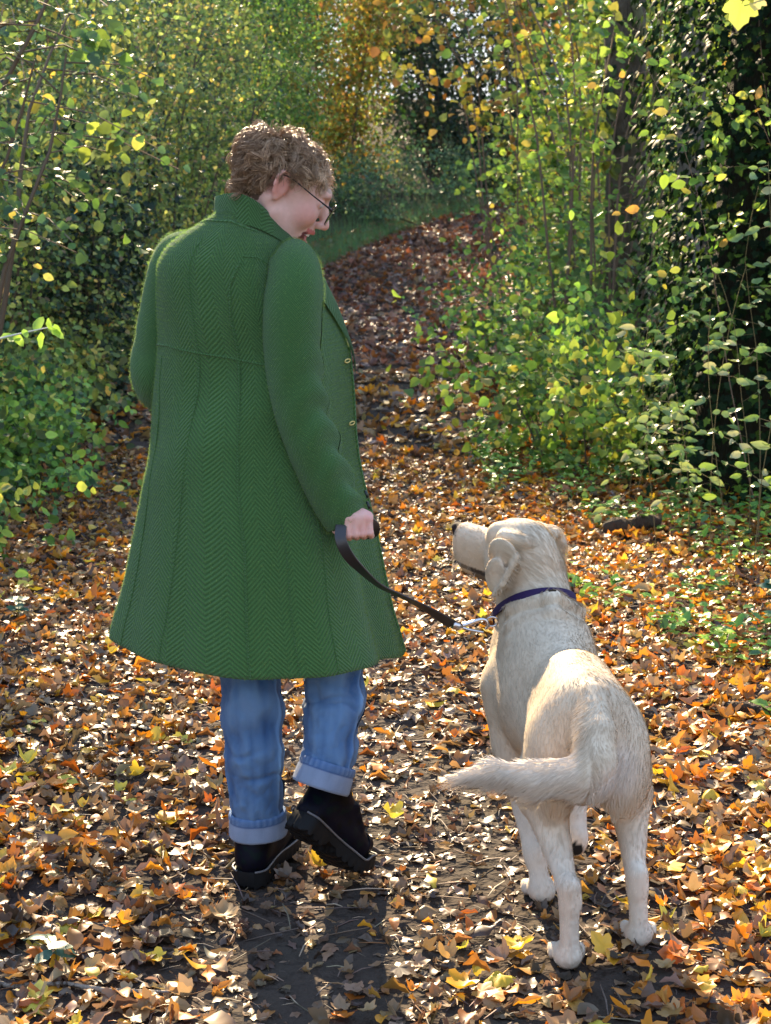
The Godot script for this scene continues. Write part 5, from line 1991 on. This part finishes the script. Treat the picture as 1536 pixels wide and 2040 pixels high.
func build_glasses(her: Node3D) -> void:
	var glasses := Node3D.new()
	glasses.name = "glasses"
	her.add_child(glasses)
	var frame := mat_plain(0.3)
	frame.albedo_color = Color(0.16, 0.13, 0.12)
	frame.metallic = 0.6
	var g := Geo.new()
	var lens_geo: Array[Geo] = []
	for s: float in [1.0, -1.0]:
		var loop := PackedVector3Array()
		var rr := PackedFloat32Array()
		var lg := Geo.new()
		var hub := lg.vert(hp(0.117, 0.0, 0.036 * s))
		for k in 25:
			var w := TAU * k / 24.0
			var q := Vector3(0.117 - 0.010 * pow((cos(w) * 0.027 * s + 0.0), 2.0) * 60.0, -0.002 + sin(w) * 0.023 - 0.004 * cos(w * 2.0), (0.036 + 0.027 * cos(w)) * s)
			q.x -= 0.12 * maxf(absf(q.z) - 0.03, 0.0)
			loop.append(hp(q.x, q.y, q.z))
			rr.append(0.0013)
			lg.vert(hp(q.x, q.y, q.z))
		for k in 24:
			lg.tri(hub, 1 + k, 2 + k)
		g.tube(loop, rr, 5)
		lens_geo.append(lg)
	along([hp(0.117, 0.006, 0.010), hp(0.121, 0.009, 0), hp(0.117, 0.006, -0.010)], [0.0012, 0.0012, 0.0012], 4, 5, g)
	part(glasses, "frame", g.mesh(HER), frame)
	var pane := StandardMaterial3D.new()
	pane.transparency = BaseMaterial3D.TRANSPARENCY_ALPHA
	pane.albedo_color = Color(0.75, 0.78, 0.72, 0.12)
	pane.roughness = 0.05
	for lg in lens_geo:
		part(glasses, "lens", lg.mesh(HER), pane)
	for s: float in [1.0, -1.0]:
		g = Geo.new()
		along([hp(0.111, 0.010, 0.063 * s), hp(0.107, 0.013, 0.071 * s), hp(0.06, 0.018, 0.078 * s), hp(0.0, 0.024, 0.080 * s), hp(-0.022, 0.012, 0.078 * s)], [0.0022, 0.0022, 0.0016, 0.0016, 0.0016], 4, 6, g)
		part(glasses, "temple", g.mesh(HER), frame)


# ------------------------------------------------------------------ jeans and boots
func leg_tube(pts: Array, rad: Array, per: int, seed_at: float, bottom_tilt: Vector3) -> Geo:
	var p := smooth_points(pts, per)
	var rd := smooth_floats(rad, per)
	var g := Geo.new()
	var n := p.size()
	var sides := 88
	var run := 0.0
	for k in n:
		var t := (p[mini(k + 1, n - 1)] - p[maxi(k - 1, 0)]).normalized()
		if k > n - 12:
			t = bottom_tilt.normalized().lerp(t, (n - 1 - k) / 12.0).normalized()
		var nn := (Vector3(1, 0, 0) - t * t.x).normalized()
		var bb := t.cross(nn)
		if k > 0:
			run += p[k].distance_to(p[k - 1])
		for s in sides + 1:
			var w := TAU * s / sides
			var cr := 0.009 * fine.get_noise_3d(cos(w) * 45.0 + seed_at * 90.0, run * 420.0 + w * 14.0, sin(w) * 45.0)
			cr += 0.006 * sin(run * 52.0 + 2.2 * sin(w + seed_at)) * smoothstep(0.25, 0.1, absf(run - 0.30)) * (0.5 + 0.5 * sin(w * 1.0 + seed_at))
			for q in 9:
				var at_run := 0.20 + 0.075 * q + 0.03 * sin(q * 5.1 + seed_at)
				var dist := run - at_run - 0.035 * sin(w + q * 2.1 + seed_at) - 0.02 * sin(2.0 * w + q)
				cr -= 0.0042 * exp(-pow(dist / 0.007, 2.0)) * smoothstep(-0.1, 0.8, sin(w * 1.0 + q * 1.7 + seed_at))
			cr += 0.003 * maxf(0.0, cos((w - 0.55) * 9.0)) * exp(-pow((w - 0.55) * 4.0, 2.0))
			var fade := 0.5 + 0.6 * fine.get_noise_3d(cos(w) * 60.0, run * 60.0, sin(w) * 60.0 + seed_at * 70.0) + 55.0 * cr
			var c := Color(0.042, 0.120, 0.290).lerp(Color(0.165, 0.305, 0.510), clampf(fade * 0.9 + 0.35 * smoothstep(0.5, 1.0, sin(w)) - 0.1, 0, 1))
			if absf(w - 0.55) < 0.07:
				c = c * 1.45
			elif absf(w - 0.40) < 0.07:
				c = c * 0.72
			g.vert(p[k] + (nn * cos(w) + bb * sin(w)) * (rd[k] + cr), c, Vector2(w * 2.6, run * 36.0))
	for k in n - 1:
		for s in sides:
			var a := k * (sides + 1) + s
			g.quad(a, a + 1, a + sides + 2, a + sides + 1)
	return g


func cuff(at: Vector3, down: Vector3, rad: float, tall: float, seed_at: float) -> Geo:
	var g := Geo.new()
	var t := down.normalized()
	var nn := (Vector3(1, 0, 0) - t * t.x).normalized()
	var bb := t.cross(nn)
	var sides := 56
	var prof := [[0.0, -0.001], [0.0, 0.0035], [0.08, 0.0055], [0.26, 0.0055], [0.31, 0.0035], [0.36, 0.0058], [0.9, 0.0075], [1.0, 0.0055], [1.01, 0.0], [0.93, -0.004], [0.4, -0.005]]
	for e: Array in prof:
		for s in sides + 1:
			var w := TAU * s / sides
			var pucker := 0.0012 * sin(w * 26.0 + seed_at) * (1.0 if float(e[0]) < 0.3 else 0.2) + 0.002 * sin(w * 3.0 + seed_at)
			var c := Color(0.29, 0.36, 0.49)
			if float(e[0]) < 0.30:
				c = Color(0.075, 0.17, 0.36).lerp(Color(0.24, 0.36, 0.58), clampf(0.5 + 0.5 * sin(w * 26.0 + seed_at), 0, 1) * 0.6)
			elif float(e[0]) < 0.33:
				c = Color(0.07, 0.14, 0.32)
			if float(e[1]) < -0.002:
				c = Color(0.05, 0.12, 0.27)
			c = c * (0.95 + 0.25 * noise.get_noise_2d(w * 160.0, float(e[0]) * 300.0))
			g.vert(at + t * tall * float(e[0]) + (nn * cos(w) + bb * sin(w)) * (rad + float(e[1]) + pucker), c, Vector2(w * 2.6, float(e[0]) * 1.6))
	for k in prof.size() - 1:
		for s in sides:
			var a := k * (sides + 1) + s
			g.quad(a, a + 1, a + sides + 2, a + sides + 1)
	return g


func build_jeans(her: Node3D) -> void:
	var im := Image.create(128, 128, false, Image.FORMAT_RGB8)
	var hi := Image.create(128, 128, false, Image.FORMAT_RGB8)
	for y in 128:
		for x in 128:
			var tw := 0.5 + 0.5 * sin((x + y) * TAU / 8.0)
			var slub := 0.5 + 0.5 * noise.get_noise_2d(x * 90.0, y * 9.0)
			var k := 0.80 + 0.10 * tw + 0.22 * (slub - 0.35)
			im.set_pixel(x, y, Color(k, k, k))
			hi.set_pixel(x, y, Color(tw, tw, tw))
	var denim := mat_plain(0.85, 0.3)
	denim.albedo_texture = ImageTexture.create_from_image(im)
	denim.heightmap_enabled = true
	denim.heightmap_texture = ImageTexture.create_from_image(hi)
	denim.heightmap_scale = 0.06
	denim.rim_enabled = true
	denim.rim = 0.3
	var jeans := Node3D.new()
	jeans.name = "jeans"
	her.add_child(jeans)
	part(jeans, "trouser_leg", leg_tube([Vector3(-0.315, 0.78, -3.57), Vector3(-0.299, 0.52, -3.525), Vector3(-0.294, 0.34, -3.515), Vector3(-0.291, 0.23, -3.52), Vector3(-0.291, 0.14, -3.527)], [0.084, 0.0705, 0.066, 0.0615, 0.0575], 30, 0.3, Vector3(0.02, -1, -0.04)).mesh(HER), denim)
	part(jeans, "cuff", cuff(Vector3(-0.290, 0.168, -3.525), Vector3(0.03, -1, -0.03), 0.0588, 0.057, 0.7).mesh(HER), denim)
	part(jeans, "trouser_leg", leg_tube([Vector3(-0.175, 0.78, -3.58), Vector3(-0.119, 0.54, -3.535), Vector3(-0.116, 0.44, -3.515), Vector3(-0.122, 0.345, -3.475), Vector3(-0.134, 0.285, -3.455)], [0.082, 0.070, 0.067, 0.060, 0.0555], 30, 2.1, Vector3(-0.34, -1, 0.33)).mesh(HER), denim)
	part(jeans, "cuff", cuff(Vector3(-0.126, 0.306, -3.462), Vector3(-0.34, -1, 0.33), 0.0580, 0.060, 2.7).mesh(HER), denim)


func boot(her: Node3D, label: String, heel: Vector3, ahead: Vector3, up: Vector3, bend: float, lean: float) -> void:
	var f := ahead.normalized()
	var u := (up - f * up.dot(f)).normalized()
	var s := f.cross(u)
	var b := Basis(f, u, s)
	# toes bend at the ball of the foot so that the front of the sole lies flat
	var place := func(p: Vector3) -> Vector3:
		if p.x > 0.19 and bend != 0.0:
			var q := p - Vector3(0.19, 0, 0)
			q = Basis(Vector3(0, 0, 1), bend * smoothstep(0.0, 0.06, q.x)) * q
			p = q + Vector3(0.19, 0, 0)
		return heel + b * p
	var o := Node3D.new()
	o.name = "boot"
	her.add_child(o, true)
	if label:
		o.set_meta("label", label)
	var fl := Field.new()
	fl.cap(Vector3(0.048, 0.075, 0), Vector3(0.060 - lean * 0.06, 0.135, 0), 0.034, 0.034, 0.02)
	fl.cap(Vector3(0.060 - lean * 0.06, 0.135, 0), Vector3(0.066 - lean * 0.17, 0.200 + 0.04 * lean, 0), 0.034, 0.038, 0.02)
	fl.ell(Vector3(0.040, 0.065, 0), Vector3(0.040, 0.045, 0.036), 0.02)
	fl.cap(Vector3(0.070, 0.115, 0), Vector3(0.200, 0.066, 0), 0.043, 0.034, 0.035)
	fl.ell(Vector3(0.150, 0.062, 0.003), Vector3(0.10, 0.036, 0.044), 0.02)
	fl.ell(Vector3(0.225, 0.060, 0), Vector3(0.055, 0.034, 0.044), 0.02)
	fl.ell(Vector3(0.075, 0.052, 0), Vector3(0.075, 0.030, 0.036), 0.02)
	for k in 3:
		fl.cap(Vector3(0.118 + 0.02 * k, 0.126 - 0.014 * k, -0.03), Vector3(0.118 + 0.02 * k, 0.126 - 0.014 * k, 0.03), 0.010, 0.010, 0.014)
	fl.cut(Vector3(0.15, -0.035, 0), Vector3(0.30, 0.070, 0.2), 0.006)
	var g := Geo.new()
	var tint := func(p: Vector3) -> Color:
		return Color(0.007, 0.008, 0.010) * (0.9 + 0.4 * fine.get_noise_3d(p.x * 700, p.y * 700, p.z * 700))
	fl.build(g, Vector3(-0.02, 0.02, -0.07), Vector3(0.30, 0.29, 0.07), 0.006, tint)
	for k in g.v.size():
		g.v[k] = (place as Callable).call(g.v[k])
	var leather := mat_plain(0.40, 0.16)
	part(o, "upper", g.mesh(HER), leather)
	# chunky sole with a heel block and lugs
	var xs := [0.0, 0.012, 0.05, 0.09, 0.13, 0.17, 0.215, 0.25, 0.275, 0.292]
	var hw := [0.020, 0.033, 0.0385, 0.037, 0.0395, 0.047, 0.0515, 0.047, 0.034, 0.012]
	g = Geo.new()
	var nx := 58
	var nz := 18
	for layer in 2:
		for i in nx + 1:
			var x := 0.292 * i / nx
			var w: float = pick(xs, hw, x)
			for k in nz + 1:
				var z := (2.0 * k / nz - 1.0) * w
				var y := 0.040
				if layer == 0:
					var lug := 0.0
					var across := absf(2.0 * k / nz - 1.0)
					if fposmod(x + 0.4 * absf(z), 0.022) < 0.008 and across > 0.25:
						lug = 0.008
					if across < 0.2 and fposmod(x, 0.03) < 0.009:
						lug = 0.008
					y = lug
					if x > 0.083 and x < 0.118:
						y = 0.020
					elif x >= 0.118:
						y = 0.008 + lug + 0.012 * smoothstep(0.25, 0.292, x)
				g.vert((place as Callable).call(Vector3(x, y, z)), Color(0.008, 0.008, 0.009))
	var row := nz + 1
	var off := row * (nx + 1)
	for i in nx:
		for k in nz:
			var a := i * row + k
			g.quad(a, a + row, a + row + 1, a + 1)
			g.quad(off + a, off + a + 1, off + a + row + 1, off + a + row)
		for k: int in [0, nz]:
			var a := i * row + k
			if k == 0:
				g.quad(a, off + a, off + a + row, a + row)
			else:
				g.quad(a, a + row, off + a + row, off + a)
	for k in nz:
		for i: int in [0, nx]:
			var a := i * row + k
			if i == 0:
				g.quad(a, a + 1, off + a + 1, off + a)
			else:
				g.quad(a, off + a, off + a + 1, a + 1)
	part(o, "sole", g.mesh(HER), mat_plain(0.6, 0.25))
	g = Geo.new()
	var pts := PackedVector3Array()
	var rr := PackedFloat32Array()
	for k in 61:
		var t := k / 60.0
		var x := 0.292 * (1.0 - absf(1.0 - 2.0 * t))
		var w: float = (pick(xs, hw, x) + 0.0015) * (1.0 if t < 0.5 else -1.0)
		pts.append((place as Callable).call(Vector3(x, 0.0415, w)))
		rr.append(0.0026)
	g.tube(pts, rr, 6)
	var welt := mat_plain(0.45)
	welt.albedo_color = Color(0.34, 0.33, 0.33)
	part(o, "welt", g.mesh(HER), welt)


func build_person() -> void:
	var her := thing("person", "person in long green herringbone coat, seen from behind, smiling down at the dog", "person", HER)
	build_body(her)
	build_hair(her)
	build_glasses(her)
	build_coat(her)
	build_jeans(her)
	boot(her, "black boot planted flat in the leaves", Vector3(-0.312, 0.004, -3.462), Vector3(0.28, 0.0, -1.0), Vector3.UP, 0.0, 0.0)
	boot(her, "black boot with raised heel and lugged sole showing", Vector3(-0.205, 0.180, -3.398), Vector3(0.51, -0.73, -0.46), Vector3(0.48, 0.64, -0.60), 0.5, 0.45)


func _ready() -> void:
	rng = RandomNumberGenerator.new()
	rng.seed = 20231
	noise = FastNoiseLite.new()
	noise.seed = 3
	noise.frequency = 0.01
	fine = FastNoiseLite.new()
	fine.seed = 8
	fine.frequency = 0.03
	# camera: eye height 1.58 m, looking slightly down the path
	var cam := Camera3D.new()
	cam.name = "camera"
	var lens := CameraAttributesPhysical.new()
	lens.frustum_focal_length = 38.82
	lens.frustum_near = 0.1
	lens.frustum_far = 400.0
	lens.frustum_focus_distance = 3.75
	lens.exposure_aperture = 7.0
	cam.attributes = lens
	cam.position = Vector3(0, 1.58, 0)
	cam.rotation = Vector3(-atan(680.0 / 3300.0), 0, 0)
	add_child(cam)

	var env := Environment.new()
	env.background_mode = Environment.BG_SKY
	var sky := ProceduralSkyMaterial.new()
	sky.sky_top_color = Color(0.60, 0.72, 0.90)
	sky.sky_horizon_color = Color(0.95, 0.95, 0.93)
	sky.sky_curve = 0.18
	sky.ground_bottom_color = Color(0.16, 0.14, 0.11)
	sky.ground_horizon_color = Color(0.45, 0.44, 0.40)
	sky.sky_energy_multiplier = 0.8
	sky.sun_angle_max = 12.0
	env.sky = Sky.new()
	env.sky.sky_material = sky
	env.tonemap_mode = Environment.TONE_MAPPER_LINEAR
	env.tonemap_exposure = 4.05
	env.sdfgi_enabled = true
	env.ssao_enabled = true
	env.ssil_enabled = true
	var we := WorldEnvironment.new()
	we.name = "surroundings"
	we.environment = env
	add_child(we)
	var sun := DirectionalLight3D.new()
	sun.name = "sun"
	sun.light_energy = 1.6
	sun.light_color = Color(1.0, 0.90, 0.74)
	sun.light_angular_distance = 0.5
	sun.shadow_enabled = true
	add_child(sun)
	sun.look_at_from_position(Vector3(-0.18, 0.52, -1.0), Vector3.ZERO)
	leaf_kinds()
	build_path()
	var ground := build_ground()
	build_plants()
	build_cover()
	build_litter(ground)
	build_dog()
	build_person()
	build_leash()
	build_bits()
